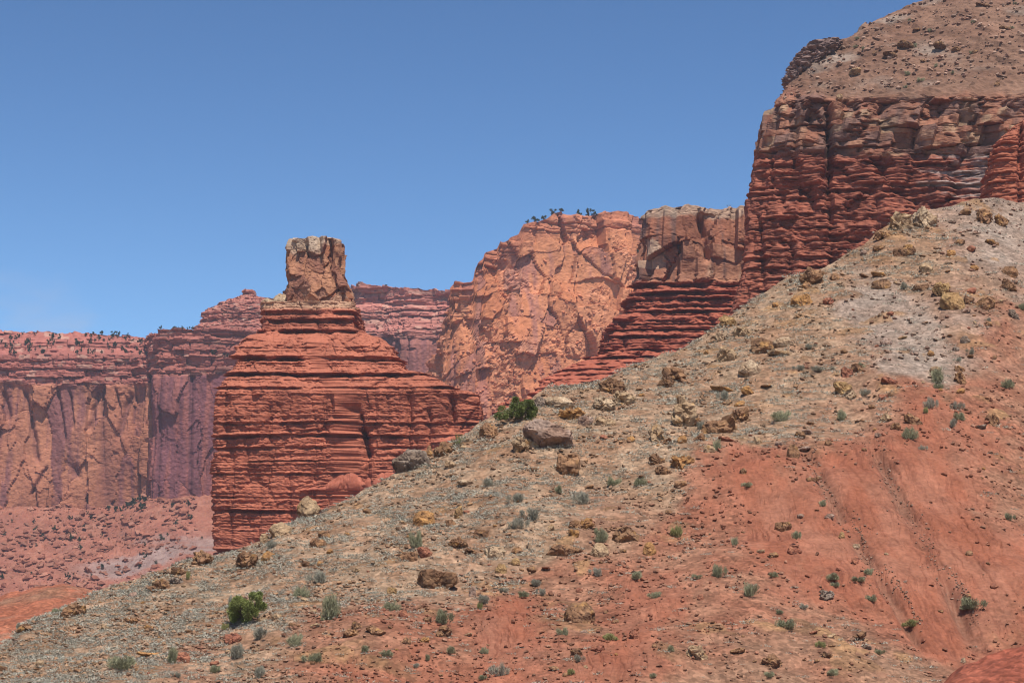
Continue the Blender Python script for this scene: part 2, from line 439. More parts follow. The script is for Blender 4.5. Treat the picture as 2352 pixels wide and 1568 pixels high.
def hill_relief(V, v, u):
    """height added to the smooth hillside, and its soil colour"""
    nr = V.shape[0]; vv = np.concatenate([v, np.repeat(v[-1:], nr - v.shape[0], 0)], 0)
    uu = np.broadcast_to(u[None], vv.shape)
    P = V.astype(f32)
    wu = uu + 70 * fbm(P, 8.0, 4, 40); wv = vv + 55 * fbm(P, 7.0, 4, 44)
    F = field(wu, wv)
    patch = fbm(P, (3.0, 3.0, 2.2), 4, 50)
    sage = sstep(0.12, 0.75, F[..., 0] + 0.22 * patch)
    clay = sstep(0.22, 0.78, F[..., 1] + 0.42 * fbm(P, (1.8, 5.0, 4.0), 5, 51, .65) + .10 * fbm(P, (.5, 1.6, 1.0), 3, 58))
    grey = sstep(0.25, 0.75, F[..., 2] + 0.2 * fbm(P, 4.0, 4, 52))
    # rills run down the slope, swinging to the right on the right-hand bank
    k = np.interp(uu, [0, 900, 1300, 1700, 2000, 2352], [-.1, .05, .18, .42, .55, .6])
    w = uu - k * (vv - 1000) + 16 * fbm(P, 4.0, 3, 55) + 7 * fbm(P, 1.3, 2, 56)
    W = np.stack([w / 62.0, vv / 700.0, 0 * w], -1)
    r1 = 1 - np.abs(perlin(W, 60)) * 2.4
    W2 = np.stack([w / 21.0, vv / 380.0, 0 * w + 3], -1)
    r2 = 1 - np.abs(perlin(W2, 61)) * 2.6
    g1 = np.clip(r1, 0, 1) ** 3; g2 = np.clip(r2, 0, 1) ** 4
    big = np.exp(-((uu - (1985 + .57 * (vv - 1000))) / 20) ** 2) + 0.9 * np.exp(-((uu - (1830 + .5 * (vv - 1000) + 0.0003 * (vv - 1000) ** 2)) / 17) ** 2)
    big = big * sstep(960, 1060, vv) * (1 - sstep(1420, 1480, vv))
    gul = np.clip(0.10 * g1 + 0.16 * g2 * sstep(-.1, .4, fbm(P, 5.0, 2, 62)) + 1.1 * big * sstep(-.5, .1, fbm(P, 3.0, 2, 59)), 0, 1.2)
    h = 1.0 * fbm(P, 14.0, 2, 63) + 0.26 * fbm(P, 3.2, 3, 64)
    stony = 1 - clay
    fc, R, e = facets(P, 0.55, 65, 0.5, 0.1, 0.2)
    fc2, R2, e2 = facets(P, 1.7, 66, 0.7, 0.1, 0.2)
    P2 = P
    dens = sstep(-.15, .35, fbm(P, 5.0, 3, 67))
    h = h + stony * (0.035 * fc + 0.12 * np.maximum(fc2, -0.1) * dens + 0.06 * fbm(P, (1.3, .8, .8), 3, 68))
    h = h - clay * (0.55 * np.clip(gul, 0, 1.2)) + clay * (0.07 * fbm(P, 1.2, 3, 69) + 0.03 * fbm(P, .35, 2, 70) - .05 * np.clip(1 - 6 * np.abs(fbm(np.stack([w / 26.0, vv / 170.0, 0 * w], -1), 1.0, 4, 80)), 0, 1) ** 2)
    # two slumped steps break the clay bank
    c_soil = lerp((.26, .135, .083), (.34, .205, .13), sstep(-.5, .5, patch))
    c_sage = lerp((.31, .178, .106), (.37, .25, .162), sstep(-.5, .5, fbm(P, 2.0, 3, 71)))
    c_or = lerp((.29, .115, .068), (.33, .165, .102), sstep(-.4, .5, fbm(P, 4.0, 3, 72)))
    c_clay = lerp((.335, .117, .066), (.375, .155, .095), sstep(-.5, .5, fbm(P, (2.0, 6.0, 3.0), 4, 73)))
    c_grey = lerp((.29, .205, .155), (.34, .26, .205), sstep(-.5, .5, fbm(P, 2.5, 3, 74)))
    orange = sstep(0.0, 0.45, F[..., 1] + 0.15 - 0.5 * F[..., 0] + 0.2 * fbm(P, 5.0, 3, 75))
    C = lerp(c_soil, c_or, orange)
    C = C * (1 - sage[..., None]) + c_sage * sage[..., None]
    C = C * (1 - grey[..., None]) + c_grey * grey[..., None]
    stone = (stony * sstep(0.25, 0.6, fc2 * dens + .25 * R2[..., 1]))[..., None] * 0.75
    ochre = lerp((.23, .125, .07), (.37, .21, .10), R2[..., 0])
    C = C * (1 - stone) + ochre * stone
    C = C * (1 - clay[..., None]) + c_clay * clay[..., None]
    gv = (np.clip(gul, 0, 1) ** 1.5 * clay * 0.55)[..., None]         # gravel caught in the rills
    C = C * (1 - gv) + np.array((.25, .145, .10)) * gv
    spk = (clay * np.maximum(sstep(.30, .5, fbm(P2, (.6, .6, .4), 3, 76)) * .4, .65 * np.clip(1 - 8 * np.abs(fbm(np.stack([w / 22.0, vv / 110.0, 0 * w], -1), 1.0, 5, 78)), 0, 1) * sstep(-.1, .3, fbm(P, 4.0, 2, 79))))[..., None]
    C = C * (1 - spk) + np.array((.185, .062, .038)) * spk
    C = np.concatenate([C, (1 - .82 * clay)[..., None]], -1)
    return h, C, sage, clay

HU = np.concatenate([np.linspace(-500, -60, 60, endpoint=False), np.linspace(-60, 2420, 1250), np.linspace(2420, 2950, 61)[1:]])
HV0, Hv, Ht = sheet(CREST, VB, YB, YC, HU, 560)
Hh, HC, Hsage, Hclay = hill_relief(HV0, Hv, HU)
HV = HV0.copy(); HV[..., 2] += Hh * np.interp(np.arange(HV.shape[0]), [0, Hv.shape[0], HV.shape[0] - 1], [1, 1, .6])[:, None]
hill = grid_obj("hillside", HV, HC, M_soil)
tag(hill, "stony hillside rising to the right with sage slope above bare red clay", "hillside", kind="structure")

def _hill_idx(u, v):
    iu = np.interp(u, HU, np.arange(len(HU)))
    vc = smooth_tab(CREST, np.atleast_1d(np.asarray(u, float)), 10)
    t = (np.asarray(v, float) - VB) / (vc - VB)
    it = np.interp(t, Ht, np.arange(len(Ht)))
    return iu, it
def bil(A, iu, it):
    i0 = np.clip(np.floor(iu).astype(int), 0, A.shape[1] - 2); j0 = np.clip(np.floor(it).astype(int), 0, A.shape[0] - 2)
    a = iu - i0; b = it - j0
    if A.ndim == 3: a = a[..., None]; b = b[..., None]
    return (A[j0, i0] * (1 - a) + A[j0, i0 + 1] * a) * (1 - b) + (A[j0 + 1, i0] * (1 - a) + A[j0 + 1, i0 + 1] * a) * b
def hill_at(u, v):
    """point of the hillside seen at picture position (u, v)"""
    u = np.atleast_1d(np.asarray(u, float)); v = np.atleast_1d(np.asarray(v, float))
    iu, it = _hill_idx(u, v)
    for _ in range(3):                                # the relief shifts the surface a little: correct for it
        P = bil(HV, iu, it); pu, pv = to_pic(P)
        du, dv = u - pu, v - pv
        iu = np.clip(iu + du / 2.0 * 1.0, 0, len(HU) - 2)
        stepv = (Hv[1] - Hv[0])[np.clip(iu.astype(int), 0, len(HU) - 1)]
        it = np.clip(it + dv / stepv, 0, len(Ht) - 1.001)
    return bil(HV, iu, it), iu, it

# ------------------------------------------------------------------ plain ground under everything
gy = np.concatenate([np.linspace(-60, 200, 14), np.linspace(230, 900, 40), np.linspace(930, 1340, 12)])
gx = np.linspace(-1300, 1300, 130)
GX, GY = np.meshgrid(gx, gy)
GZ = np.interp(GY, [-60, 60, 170, 330, 700, 1000, 1400], [-2.6, -2.6, -2.6, 3.0, 8.0, 12.0, 12.0])
GP = np.stack([GX, GY, GZ], -1).astype(f32)
GP[..., 2] += 0.8 * fbm(GP, 40.0, 3, 3) * sstep(60, 250, GY)
GC = lerp((.40, .16, .10), (.42, .25, .17), sstep(-.4, .4, fbm(GP, 60.0, 3, 5)))
ground = tag(grid_obj("ground", GP[::-1], GC, M_soil), kind="structure")

# red mound beyond the left end of the ridge, and the clay hump at the lower right corner
def mound(name, crest, vb, yb, yc, u, nt, seed, c1, c2, label, sm=20, rill=.2):
    V, v, t = sheet(crest, vb, yb, yc, u, nt, tlo=-.6, curve=.25, back=25, nback=10, fall=.5, zmin=-4, sm=sm)
    P = V.astype(f32)
    fc, R, e = facets(P, 0.8, seed + 3, .9, .3, .1)
    den = sstep(0.0, .5, fbm(P, 6.0, 3, seed + 1))
    h = .35 * fbm(P, 5.0, 4, seed) + .12 * fbm(P, .9, 3, seed + 2) + .1 * fc * den - rill * np.clip(1 - 2.5 * np.abs(perlin(np.stack([P[..., 0] / 3.5, P[..., 1] / 14, 0 * P[..., 0]], -1), seed + 5)), 0, 1) ** 3
    V[..., 2] += h
    C = lerp(c1, c2, sstep(-.2, .5, fbm(P, 5.0, 4, seed + 7)))
    C = lerp(C, (.36, .21, .14), den * .6 * sstep(.1, .5, fc))
    return tag(grid_obj(name, V, C, M_soil), label, "mound", kind="structure")
mound("mound", [(-400, 1470), (-200, 1420), (0, 1368), (80, 1350), (150, 1343), (205, 1350), (240, 1372), (320, 1430), (450, 1520)], 1500,
      [(-400, 108), (450, 112)], [(-400, 136), (450, 140)], np.linspace(-400, 450, 330), 90, 100, (.36, .125, .07), (.27, .145, .09),
      "low red earth mound behind the left end of the ridge")
mound("mound", [(2120, 1620), (2170, 1562), (2215, 1528), (2280, 1504), (2352, 1488), (2450, 1472), (2650, 1450), (2800, 1470)], 1640,
      [(2100, 62), (2800, 62)], [(2100, 67.5), (2800, 70)], np.linspace(2120, 2800, 230), 60, 120, (.31, .09, .054), (.34, .11, .066),
      "smooth red clay hump in the lower right corner", rill=.05)

# ------------------------------------------------------------------ layered butte with its chimney
butte = empty("rock_butte", (float(x_at(800, 440, 1270)), 440.0, float(z_at(1270, 440))))
tag(butte, "red layered butte carrying a square rock chimney on its top", "rock butte")
def place(parent, o):
    o.parent = parent
    o.matrix_parent_inverse = Matrix.Translation(-Vector(parent.location)); return o
YR = 412.0
LB = [(702, 606, 818), (722, 604, 822), (745, 602, 822), (764, 598, 822), (769, 588, 850), (788, 566, 888), (803, 549, 904), (822, 547, 908), (840, 551, 928),
      (856, 543, 934), (862, 541, 960), (872, 520, 1000), (884, 514, 1022), (898, 506, 1045), (905, 501, 1085), (915, 499, 1100), (950, 497, 1106), (1010, 497, 1100),
      (1050, 497, 1104), (1112, 494, 1108), (1116, 496, 1110), (1270, 496, 1118), (1420, 490, 1130)]
def front(v): return float(np.interp(v, [702, 764, 800, 856, 905, 1270, 1420], [424, 422, 414, 409, 402, 398, 394]))
V, D, zr = tower([(v, l, r, front(v), front(v) + 34 + (v - 700) * .06) for v, l, r in LB], YR, 9.0, 440, 520, lead=6)
zz_of = lambda v: float(z_at(v, front(v) + 3))
LED = [(zz_of(v), d, th) for v, d, th in [(719, .7, 1.2), (738, 1.0, 1.1), (764, 1.5, 1.2), (802, .3, .4), (823, 2.0, 1.2), (838, .35, .5), (861, 1.9, 1.0),
       (876, .25, .4), (893, 1.1, .7), (930, .2, .4), (958, .3, .4), (972, .7, .6), (1000, 1.2, .8), (1028, .5, .9), (1060, .3, .4),
       (1088, .6, .6), (1141, .35, .5), (1172, .9, .7), (1204, .35, .5), (1262, .7, .9)]]
B = beds(float(zr[0]) - 3, float(zr[-1]) + 3, .2, .7, 11, LED, soft=.5, hard=.38)
def bedded(V, D, B, seed, amp=1.0, warp=.35, joint=1.0, jscale=(5, 5, 9), led_mod=.55):
    P = V.astype(f32)
    w = warp * fbm(P, (16, 16, 12), 3, seed) + .16 * fbm(P, (1.8, 1.8, 3), 3, seed + 1)
    pr, tone = bed_at(B, P[..., 2] + w)
    mod = (1 - led_mod) + 2 * led_mod * sstep(-.35, .35, fbm(P, (6, 6, 2.2), 3, seed + 2))
    # upright joints and gullies
    f1, R1, e1 = facets(P, jscale, seed + 3, .7, .5, .06)
    gl = np.clip(1 - 3.2 * np.abs(fbm(P * np.array((1, 1, .12), f32), 9.0, 3, seed + 4)), 0, 1) ** 2
    sm_, Rs, es = facets(P, (1.3, 1.3, .6), seed + 5, .9, .4, .12)
    rough = fbm(P, (.9, .9, .45), 4, seed + 6, .6)
    bk, Rb, eb = bricks(P, 2.6, 1.15, seed + 20, .3, .4, .5, .05)
    b2, Rb2, eb2 = bricks(P, 1.0, .42, seed + 26, .3, .4, .4, .08)
    apron = sstep(.08, .35, fbm(P, (9, 9, 2.6), 3, seed + 30))      # red wash lying over the beds
    keep = 1 - .65 * apron
    off = amp * pr * mod * keep + joint * (.45 * f1 - 1.0 * gl) + keep * (.28 * bk + .15 * b2 + .10 * sm_) + .20 * rough + .7 * fbm(P, 12.0, 3, seed + 7) + .25 * apron
    tone = np.clip(tone * .7 + .3 * Rb[..., 0], 0, 1)
    V = V.copy(); V[..., 0] += D[..., 0] * off; V[..., 1] += D[..., 1] * off
    V[..., 2] += .08 * rough
    return V, pr, tone, gl, f1, Rs
Vd, pr, tone, gl, f1, Rs = bedded(V, D, B, 200, amp=1.15)
Pb = V.astype(f32)
# the deep cleft in the middle of the face and the smaller ones beside it
def cleft(V, u0, v0, u1, v1, width, depth, wob=.6, seed=0):
    pu, pv = to_pic(V)
    s = np.clip((pv - v0) / (v1 - v0), 0, 1); cu = u0 + (u1 - u0) * s + wob * 6 * perlin(np.stack([0 * pv, pv / 25, 0 * pv + seed], -1), 9)
    m = np.exp(-((pu - cu) / width) ** 2) * sstep(v0 - 12, v0 + 10, pv) * (1 - sstep(v1 - 10, v1 + 14, pv))
    return m * depth
cl = (cleft(V, 822, 930, 838, 1000, 5, 1.5) + cleft(V, 836, 985, 845, 1045, 9, 3.4) + cleft(V, 845, 1040, 845, 1150, 6, 1.4) + cleft(V, 938, 900, 940, 1110, 6, 1.6) + cleft(V, 712, 1180, 714, 1262, 5, 1.5)
      + cleft(V, 1040, 905, 1040, 985, 7, 2.2) + cleft(V, 985, 940, 985, 1030, 5, 1.2) + cleft(V, 620, 930, 616, 1000, 4, 1.0) + cleft(V, 880, 1140, 882, 1190, 5, 1.3) + cleft(V, 760, 905, 765, 960, 3, .8))
Vd[..., 0] -= D[..., 0] * cl; Vd[..., 1] -= D[..., 1] * cl
nrm = grid_normals(Vd)
up = np.clip(np.abs(nrm[..., 2]) * np.sign(nrm[..., 2]), -1, 1)
if np.median(nrm[: 400, 100:300, 1]) > 0: up = -up
def red_beds(P, tone, up, Rs, seed, c_hi=(.425, .133, .076), c_lo=(.245, .074, .046), dust=(.455, .153, .090)):
    C = lerp(c_lo, c_hi, np.clip(.15 + .85 * tone + .35 * fbm(P, (5, 5, 1.2), 3, seed), 0, 1))
    C = C * (1 + .18 * (Rs[..., 2:3] - .5))
    d = sstep(.30, .62, up + .18 * fbm(P, 3.0, 3, seed + 1))
    return lerp(C, dust, d * .85)
Cb = red_beds(Pb, tone, up, Rs, 300)
_, pvb = to_pic(V)
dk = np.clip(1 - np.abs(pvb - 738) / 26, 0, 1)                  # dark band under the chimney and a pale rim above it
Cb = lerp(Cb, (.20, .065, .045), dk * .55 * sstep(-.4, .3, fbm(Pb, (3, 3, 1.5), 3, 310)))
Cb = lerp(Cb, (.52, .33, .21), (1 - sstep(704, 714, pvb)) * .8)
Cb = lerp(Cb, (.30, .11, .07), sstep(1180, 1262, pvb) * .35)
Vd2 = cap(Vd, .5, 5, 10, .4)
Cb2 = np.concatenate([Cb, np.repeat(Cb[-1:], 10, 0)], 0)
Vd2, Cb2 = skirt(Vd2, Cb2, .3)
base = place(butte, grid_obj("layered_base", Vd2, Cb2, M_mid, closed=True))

# smooth red talus fans leaning on the foot of the butte
def fan(name, parent, apexes, vb, yb, yt, u, seed):
    vc = np.interp(u, [a[0] for a in apexes], [a[1] for a in apexes])
    vc = np.convolve(np.pad(vc, 3, mode='edge'), np.ones(7) / 7, 'valid')
    t = np.linspace(-.3, 1, 46)[:, None]
    v = np.where(t >= 0, vb + (vc - vb)[None] * t, vb - 6 * t)
    y = np.where(t >= 0, yb + (yt - yb) * t, yb - 22 * t)
    me = base.data; bv = BVHTree.FromPolygons([q.co[:] for q in me.vertices], [list(q.vertices) for q in me.polygons])
    def face(uu, w_):
        d = Vector(to_world(uu, w_, 1.0)).normalized(); h_ = bv.ray_cast(Vector((0, 0, 0)), d)[0]
        return h_.y if h_ is not None else yt
    lo = np.array([min(face(a, vb), face(a, vb + 6), face(a, vb - 6)) for a in u]); hi = np.array([face(a, b_ + 3) for a, b_ in zip(u, vc)])
    sm_ = lambda q: np.convolve(np.pad(q, 6, mode='edge'), np.ones(13) / 13, 'valid')
    lo, hi = sm_(lo), sm_(hi)
    y = np.where(t >= 0, lo[None] - .15 + (hi + .5 - lo + .15)[None] * t - .9 * np.sin(np.clip(t, 0, 1) * math.pi) ** .7, lo[None] - .15 - 12 * t)
    V = to_world(u[None] + 0 * v, v, y + 0 * v); P = V.astype(f32)
    V[..., 2] += .30 * fbm(P, 5.0, 3, seed) + .16 * fbm(P, 1.0, 4, seed + 1)
    V[..., 1] += .4 * np.clip(1 - 4 * np.abs(fbm(P * np.array((1, .3, .25), f32), 2.2, 3, seed + 4)), 0, 1) ** 2
    R = V[-1:].copy(); R[..., 1] += 8
    V = np.concatenate([V, R]); P = V.astype(f32)
    C = lerp((.37, .110, .066), (.46, .152, .094), sstep(-.4, .4, fbm(P, 1.2, 4, seed + 2)))
    return place(parent, grid_obj(name, V, C, M_mid))
fan("talus_fan", butte, [(690, 1124), (708, 1119), (741, 1116), (764, 1096), (786, 1081), (803, 1073), (821, 1086), (841, 1098), (856, 1093), (886, 1078), (909, 1073), (960, 1068), (1000, 1090)], 1126, 396.5, 401.6, np.linspace(690, 1000, 150), 330)
fan("talus_fan", butte, [(990, 1012), (1010, 1008), (1030, 1000), (1045, 991), (1060, 996), (1085, 1003), (1105, 1010)], 1016, 397.5, 402.5, np.linspace(990, 1105, 60), 340)

# the chimney
LC = [(552, 672, 772), (556, 667, 777), (575, 664, 779), (600, 662, 780), (630, 661, 786), (655, 660, 793), (680, 660, 800), (700, 661, 808), (712, 662, 814), (726, 660, 816)]
def chim_front(v): return float(np.interp(v, [552, 640, 726], [430.5, 429, 427.5]))
V, D, zc = tower([(v, l, r, chim_front(v), 443) for v, l, r in LC], YR, 5.5, 190, 230, back=40, lead=4)
P = V.astype(f32)
Q = P + .8 * np.stack([fbm(P, 4.0, 2, 400), fbm(P, 4.0, 2, 401), fbm(P, 4.0, 2, 402)], -1)
a1, R1, e1 = facets(Q, (5.2, 5.2, 9.0), 403, 1.5, .12, .03)
a2, R2, e2 = facets(Q, (2.6, 2.6, 4.2), 404, 1.3, .12, .03)
a3, R3, e3 = facets(Q, (.7, .7, .6), 405, .9, .3, .1)
off = 1.6 * a1 + .75 * a2 + .10 * a3 + .14 * fbm(P, .6, 3, 406)
pu, pv = to_pic(V)
off -= 1.0 * np.exp(-((pu - 738 - .1 * (pv - 600)) / 5) ** 2) * (1 - sstep(600, 660, pv))
V = V.copy(); V[..., 0] += D[..., 0] * off * np.clip(.75, 0, 1); V[..., 1] += D[..., 1] * off * 1.15
V[..., 2] += .3 * fbm(P, 2.5, 2, 407)
cc = lerp((.37, .148, .080), (.44, .215, .122), np.clip(R1[..., 1], 0, 1))
varn = sstep(.42, .62, .6 * R1[..., 0] + .4 * R2[..., 0] + .25 * fbm(P, (2, 2, 5), 3, 408))
cc = lerp(cc, (.25, .105, .072), varn * .8)
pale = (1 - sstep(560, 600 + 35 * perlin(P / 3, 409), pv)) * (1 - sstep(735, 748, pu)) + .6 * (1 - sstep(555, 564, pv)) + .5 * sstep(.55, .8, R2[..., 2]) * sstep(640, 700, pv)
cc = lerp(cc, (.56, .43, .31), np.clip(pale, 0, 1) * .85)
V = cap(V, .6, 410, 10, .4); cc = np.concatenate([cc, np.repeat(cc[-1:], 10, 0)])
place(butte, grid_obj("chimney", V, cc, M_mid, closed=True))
# ------------------------------------------------------------------ big mesa at the right
def dip(V):
    """turn the mesa's front a little away from the sun: its right end comes nearer, its beds dip with it"""
    X0 = float(x_at(1712, 330)); d = np.clip(V[..., 0] - X0, 0, 90) * np.clip(1 - (V[..., 1] - 330) / 400, 0, 1)
    V = V.copy(); V[..., 1] -= .42 * d; V[..., 2] -= .42 * .27 * d
    return V
YM = 345.0
LM = [(90, 2120), (125, 2040), (150, 1960), (178, 1890), (190, 1850), (212, 1815), (235, 1790), (250, 1772), (270, 1757), (290, 1748), (330, 1738), (390, 1724), (430, 1718), (470, 1714), (560, 1712), (620, 1705), (690, 1690), (760, 1668), (860, 1620)]
LM = [(-130, 2330), (-60, 2270), (-20, 2200), (15, 2105), (30, 2058), (60, 2000), (88, 1945), (112, 1895), (130, 1850)] + LM[4:] if False else \
     [(-140, 2480), (-60, 2330), (0, 2190), (30, 2062), (58, 2000), (86, 1948), (112, 1900), (140, 1862), (170, 1832), (205, 1802)] + LM[7:]
def mesa_front(v): return float(np.interp(v, [-140, 0, 228, 240, 330, 400, 460, 560, 700, 860], [412, 376, 336.5, 334, 331, 329, 327, 324, 318, 310]))
V, D, zr = tower([(v, l, 5250 - l * .3, mesa_front(v), 560) for v, l in LM], YM, 4.2, 560, 640, vis=(0.0, .52), back=60)
P = V.astype(f32)
pu, pv = to_pic(V)
zM = lambda v: float(z_at(v, mesa_front(v) + 3))
LED = [(zM(v), d, th) for v, d, th in [(352, .9, 1.0), (378, .8, .9), (398, .6, .8), (425, .8, .9), (438, 1.0, .9), (455, .6, .6), (500, .4, .5), (520, .7, .6), (548, .5, .6), (588, 1.1, .8), (612, .6, .6), (640, .6, .6), (664, .7, .6)]]
B = beds(float(zr[0]) - 3, zM(345), .22, .8, 21, LED, soft=.45, hard=.6)
w = .3 * fbm(P, (16, 16, 12), 3, 500) + .14 * fbm(P, (1.8, 1.8, 3), 3, 501)
prf, tone = bed_at(B, P[..., 2] + w)
low = sstep(345, 362, pv + 6 * fbm(P, 3.0, 2, 502))                    # layered beds
topm = 1 - sstep(222, 240, pv + 8 * fbm(P, (2.5, 2.5, 9), 3, 503) + 5)      # debris slope above the cliff
clf = np.clip(1 - low - topm, 0, 1)
gl = np.clip(1 - 3.0 * np.abs(fbm(P * np.array((1, 1, .10), f32), 7.0, 3, 504)), 0, 1) ** 2
Q = P + .6 * np.stack([fbm(P, 3.0, 2, 505), fbm(P, 3.0, 2, 506), fbm(P, 3.0, 2, 507)], -1)
a1, R1, e1 = facets(Q, (4.4, 4.4, 6.2), 508, 1.2, .5, .05)
a2, R2, e2 = facets(Q, (1.8, 1.8, 2.4), 509, 1.0, .4, .06)
a3, R3, e3 = facets(Q, (.6, .6, .45), 510, .9, .4, .12)
rough = fbm(P, (.8, .8, .7), 4, 511, .6)
k1, K1, _ = bricks(P, 4.2, 4.6, 550, .25, .7, .9, .05); k2, K2, _ = bricks(P, 1.7, 1.7, 556, .3, .6, .6, .06); k3, K3, _ = bricks(P, 1.9, .62, 562, .3, .5, .5, .07)
off = low * (.95 * prf * (.15 + 1.5 * sstep(-.3, .4, fbm(P, (5, 5, 1.8), 3, 512))) + .9 * a1 + .6 * k2 + .26 * k3 - 1.4 * gl) + clf * (2.1 * k1 + .7 * a1 + .75 * k2 + .2 - .9 * gl) + (.05 + .1 * low) * a3 + .14 * rough + .8 * fbm(P, 12.0, 3, 513) * (1 - topm)
hole = sstep(.45, .7, fbm(P, (1.6, 1.6, 1.1), 3, 514)) * (low * .8 + clf * .5)
off -= 1.5 * hole
ang = cleft(V, 1888, 250, 1892, 470, 6, 2.6, seed=3) + cleft(V, 1895, 470, 1898, 650, 5, 1.8, seed=4) + cleft(V, 1822, 255, 1815, 400, 5, 1.6, seed=5) + cleft(V, 1935, 540, 1935, 660, 4, 1.0) + cleft(V, 1815, 560, 1795, 690, 7, 2.0, seed=6)
off -= ang
off *= 1 - .6 * sstep(.45, .85, -D[..., 0])
Vd = V.copy(); Vd[..., 0] += D[..., 0] * off; Vd[..., 1] += D[..., 1] * off
t1, S1, _ = facets(P, (1.3, 1.3, .8), 515, 1.1, .2, .1)
t2, S2, _ = facets(P, (3.2, 3.2, 2.0), 519, 1.2, .2, .1)
Vd[..., 2] += topm * (.32 * t1 * sstep(-.3, .4, fbm(P, 6.0, 2, 516)) + .75 * np.maximum(t2, 0) * sstep(.1, .4, fbm(P, 9.0, 2, 521)) + .2 * fbm(P, .8, 3, 517) + .9 * fbm(P, 9.0, 3, 518)) + .08 * rough
nrm = grid_normals(Vd); up = nrm[..., 2]
if np.median(nrm[:, 150:400, 1]) > 0: up = -up
C_low = red_beds(P, tone, up, S1, 520, (.325, .102, .063), (.19, .062, .041), (.35, .120, .072))
greyp = np.clip(1 - np.hypot((pu - 2200) / 150, (pv - 400) / 75), 0, 1); greyp = sstep(.12, .5, greyp * (.35 + .9 * sstep(.2, .6, tone)) + .35 * fbm(P, (2.0, 2.0, 1.0), 4, 522))
C_low = lerp(C_low, lerp((.30, .24, .22), (.40, .32, .28), tone), greyp * .85)
C_clf = lerp((.29, .120, .075), (.35, .170, .105), K2[..., 1])
C_clf = lerp(C_clf, (.19, .115, .095), sstep(.45, .72, .6 * K1[..., 0] + .4 * K2[..., 2] + .2 * fbm(P, (2, 2, 4), 3, 523)) * .75)
C_clf = lerp(C_clf, (.50, .34, .21), sstep(.80, .97, K2[..., 0]) * .6)
C_top = lerp((.185, .098, .064), (.245, .138, .092), sstep(-.5, .5, fbm(P, 7.0, 4, 524)))
C_top = lerp(C_top, (.32, .25, .20), (sstep(.2, .6, fbm(P, 12.0, 3, 525) + .6 * np.clip(1 - np.hypot((pu - 1870) / 120, (pv - 170) / 50), 0, 1))) * .8)
C_top = lerp(C_top, (.43, .17, .11), np.clip(1 - np.hypot((pu - 1800) / 60, (pv - 235) / 35), 0, 1))
C_top = C_top * (.8 + .4 * S1[..., 0:1])
C = C_low * low[..., None] + C_clf * clf[..., None] + C_top * topm[..., None]
Vd = dip(cap(Vd, .6, 526, 10, 1.0)); C = np.concatenate([C, np.repeat(C[-1:], 10, 0)])
Vd, C = skirt(Vd, C, .45)
mesa = grid_obj("mesa", Vd, C, M_mid, closed=True)
tag(mesa, "big mesa at the right, debris slope over blocky cliff over red beds", "mesa", kind="structure")

# dark crag on the mesa's left shoulder
V, D, zr = tower([(122, 1868, 1920, 355, 372), (128, 1840, 1912, 353, 372), (140, 1826, 1905, 351.5, 372), (155, 1815, 1880, 350, 372), (175, 1806, 1860, 349, 372), (195, 1797, 1840, 347.5, 372), (206, 1797, 1830, 347, 372), (216, 1804, 1835, 347.5, 372)], 352, 2.6, 130, 110, vis=(0, .8))
P = V.astype(f32)
a1, R1, e1 = facets(P, (2.0, 2.0, .8), 540, 1.0, .5, .1); a2, R2, e2 = facets(P, (.8, .8, .35), 541, 1, .5, .12)
off = .7 * a1 + .45 * a2 + .3 * fbm(P, .5, 3, 542)
V = V.copy(); V[..., 0] += D[..., 0] * off; V[..., 1] += D[..., 1] * off; V[..., 2] += .25 * a1; V = dip(V)
C = lerp((.19, .115, .10), (.31, .21, .18), R2[..., 0]); V = cap(V, .4, 543, 6, .2); C = np.concatenate([C, np.repeat(C[-1:], 6, 0)])
crag = tag(grid_obj("crag", V, C, M_mid, closed=True), "dark broken crag on the left shoulder of the big mesa", "crag", kind="structure")

# small red butte cut by the right edge of the picture
V, D, zr = tower([(285, 2375, 2400, 296, 318), (300, 2350, 2425, 295, 320), (315, 2318, 2450, 294, 321), (330, 2302, 2470, 293.5, 322), (346, 2284, 2490, 293, 322), (352, 2288, 2490, 293, 322), (370, 2276, 2500, 292, 322), (400, 2270, 2510, 291.5, 322), (435, 2264, 2520, 291, 323), (470, 2262, 2530, 290.5, 324), (560, 2250, 2550, 289, 326)], 300, 3.6, 170, 200, vis=(0, .95))
zS = lambda v: float(z_at(v, 294))
B = beds(float(zr[0]) - 2, float(zr[-1]) + 2, .2, .6, 31, [(zS(347), .9, .8), (zS(331), .5, .5), (zS(372), .3, .4), (zS(425), .3, .4)], soft=.6)
Vd, prf, tone, gl, f1, Rs = bedded(V, D, B, 560, amp=.55, joint=.5, jscale=(4, 4, 7))
cl = cleft(V, 2345, 290, 2342, 470, 4, 1.6)
Vd[..., 0] -= D[..., 0] * cl; Vd[..., 1] -= D[..., 1] * cl
nrm = grid_normals(Vd); up = nrm[..., 2] * (-1 if np.median(nrm[:, 50:120, 1]) > 0 else 1)
C = red_beds(V.astype(f32), tone, up, Rs, 570, (.38, .118, .066), (.29, .085, .052), (.41, .138, .078))
Vd = cap(Vd, .3, 575, 8, .8); C = np.concatenate([C, np.repeat(C[-1:], 8, 0)])
Vd, C = skirt(Vd, C, .1)
tag(grid_obj("rock_butte", Vd, C, M_mid, closed=True), "small orange red butte standing before the big mesa at the right edge", "rock butte")

